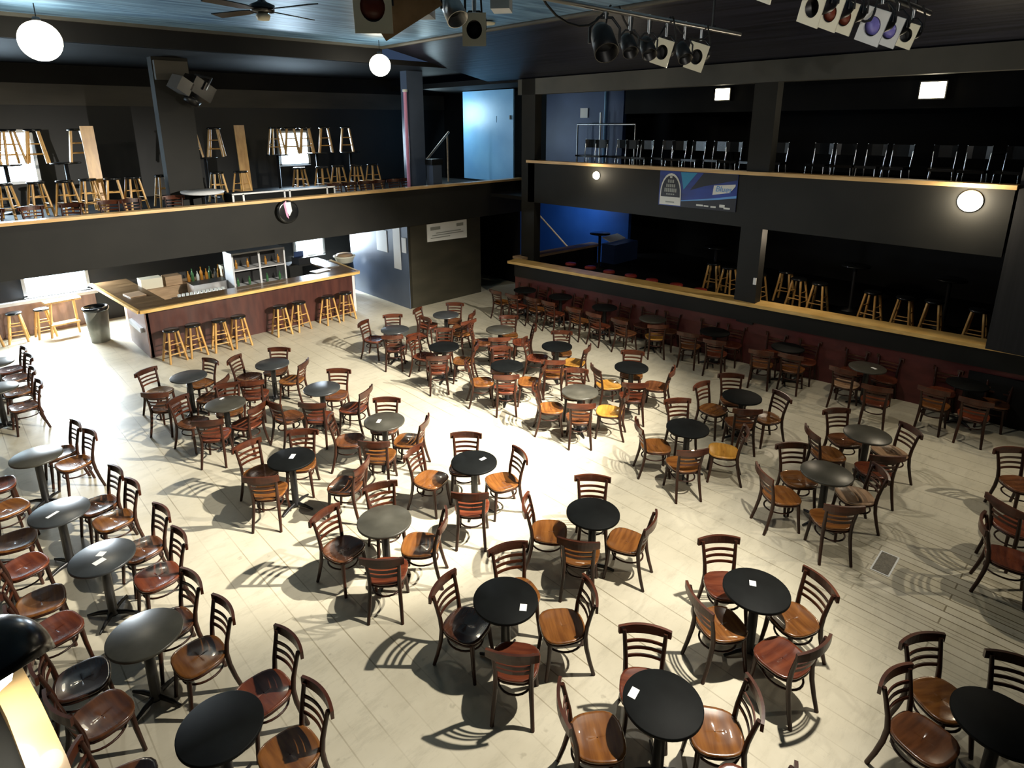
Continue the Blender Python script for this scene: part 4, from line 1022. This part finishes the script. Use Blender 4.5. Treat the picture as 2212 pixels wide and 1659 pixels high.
pi_ = MB().cyl((14.95, 11.55, 3.75), (14.95, 11.55, 6.1), 0.035, n=10).build('conduit', MT['pale_blue']); tag(pi_, 'thin pale vertical pipe on the dark blue wall', 'pipe')
# blue stair area
lamp('blue_wall_fill_light', 'AREA', (15.8, 13.4, 2.85), (17.0, 14.4, 1.4), 40, (0.75, 0.88, 1.0), 0.9)  # added cool lamp overhead that lights the blue wall
hr2 = MB().tube([(16.2, 15.6, 2.1), (16.2, 13.9, 0.9)], 0.03, 8).tube([(16.2, 13.95, 0), (16.2, 13.95, 0.95)], 0.025, 6).tube([(16.2, 15.5, 0), (16.2, 15.5, 2.05)], 0.025, 6).build('handrail', MT['tan_box']); tag(hr2, 'slanted wooden stair handrail against the blue wall', 'handrail')
fb = MB().box((0, 0, 0), (0.9, 0.32, 0.03)).build('white_board', MT['paper'], loc=(15.9, 11.75, 1.55), rz=R(10)); fb.rotation_euler = (R(20), 0, R(5)); tag(fb, 'white board lying on dark crates by the blue wall', 'board')
o = MB().box((15.9, 11.5, 1.15), (1.2, 0.5, 0.6)).build('dark_crate', MT['navy']); tag(o, 'dark crate in front of the blue wall under the white board', 'crate')
# red vinyl stool tops showing over the ledge
for i in range(7):
    y = 11.0-0.66*i
    t = thing('red_stool', 'red topped stool just behind the golden ledge, %s from the corner post' % WN[i], 'stool', (12.95+0.04*(i % 2), y, 0.85), 0, 'red stools behind the ledge')
    MB().lathe([(0, 0.46), (0.14, 0.46), (0.155, 0.44), (0.155, 0.40), (0, 0.40)], n=20).build('seat', MT['red_stuff'], t); MB().lathe([(0.02, 0.40), (0.02, 0.03), (0.14, 0.01), (0.14, 0)], n=14).build('pedestal', MT['chrome'], t)
# small fittings
tp = MB().box((0, 0, 0), (0.03, 0.06, 0.14)).build('switch_box', MT['paper'], loc=(12.455, 5.56, 1.85)); tag(tp, 'small white box low on the square pillar', 'switch')
gr = thing('floor_grate', 'dark metal floor grate with pale rim set in the worn boards', 'grate', (7.58, 1.47, 0.0), R(2))
MB().box((0, 0, 0.002), (0.46, 0.20, 0.004)).build('rim', MT['paper'], gr); MB().box((0, 0, 0.005), (0.42, 0.165, 0.004)).build('grille', MT['grate'], gr)
st = MB().box((0, 0, 0.004), (0.75, 0.05, 0.008)).build('floor_strip', MT['grate'], loc=(7.35, 13.1, 0.0), rz=R(2)); tag(st, 'short dark strip lying on the pale floor in front of the bar', 'floor strip')

# ------------------------------------------------------------------ near balcony rail and its lamp (bottom left corner)
nr = MB().prism([(0.045, 1.2), (0.015, 1.75), (-0.01, 2.0), (-0.06, 2.4), (-0.42, 5.2), (-0.52, 5.2), (-0.145, 2.4), (-0.09, 2.0), (-0.068, 1.75), (-0.045, 1.2)], 3.34, 3.40); struct('trim_18', nr, MT['rail_wood'])
struct('trim_19', MB().prism([(-0.05, 1.2), (-0.075, 2.0), (-0.55, 5.2), (-0.60, 5.2), (-0.14, 2.0), (-0.11, 1.2)][::-1], 2.4, 3.34), MT['grey_black'])
cl = thing('clip_lamp', 'black dome lamp shining on the pale rail in the near corner', 'lamp', (-0.105, 1.99, 3.57))
cl.rotation_euler = (rt2*0.50 - up2*0.80 - fw*0.10).to_track_quat('-Z', 'Y').to_euler()
rr_ = 0.155
MB().lathe([(0.001, rr_)] + [(rr_*math.sin(a), rr_*math.cos(a)) for a in [PI/2*i/10 for i in range(1, 11)]] + [(rr_, -0.03), (rr_-.006, -0.03), (rr_-.006, 0.0)] + [((rr_-.006)*math.sin(a), (rr_-.006)*math.cos(a)) for a in [PI/2*i/10 for i in range(9, 0, -1)]], n=36).build('shade', MT['black_gloss'], cl)
MB().lathe([(0.001, 0.04), (0.05, 0.03), (0.06, -0.01), (0.04, -0.045), (0.001, -0.055)], n=20).build('bulb', MT['bulb_small'], cl)
MB().tube([(0, 0.0, rr_), (0, -0.05, rr_+.06), (-.05, -.15, rr_+.05)], 0.012, 8).build('arm', MT['black_metal'], cl)
lamp('clip_lamp_light', 'POINT', (-0.02, 1.90, 3.53), None, 1.1, WHITE, 0.03)
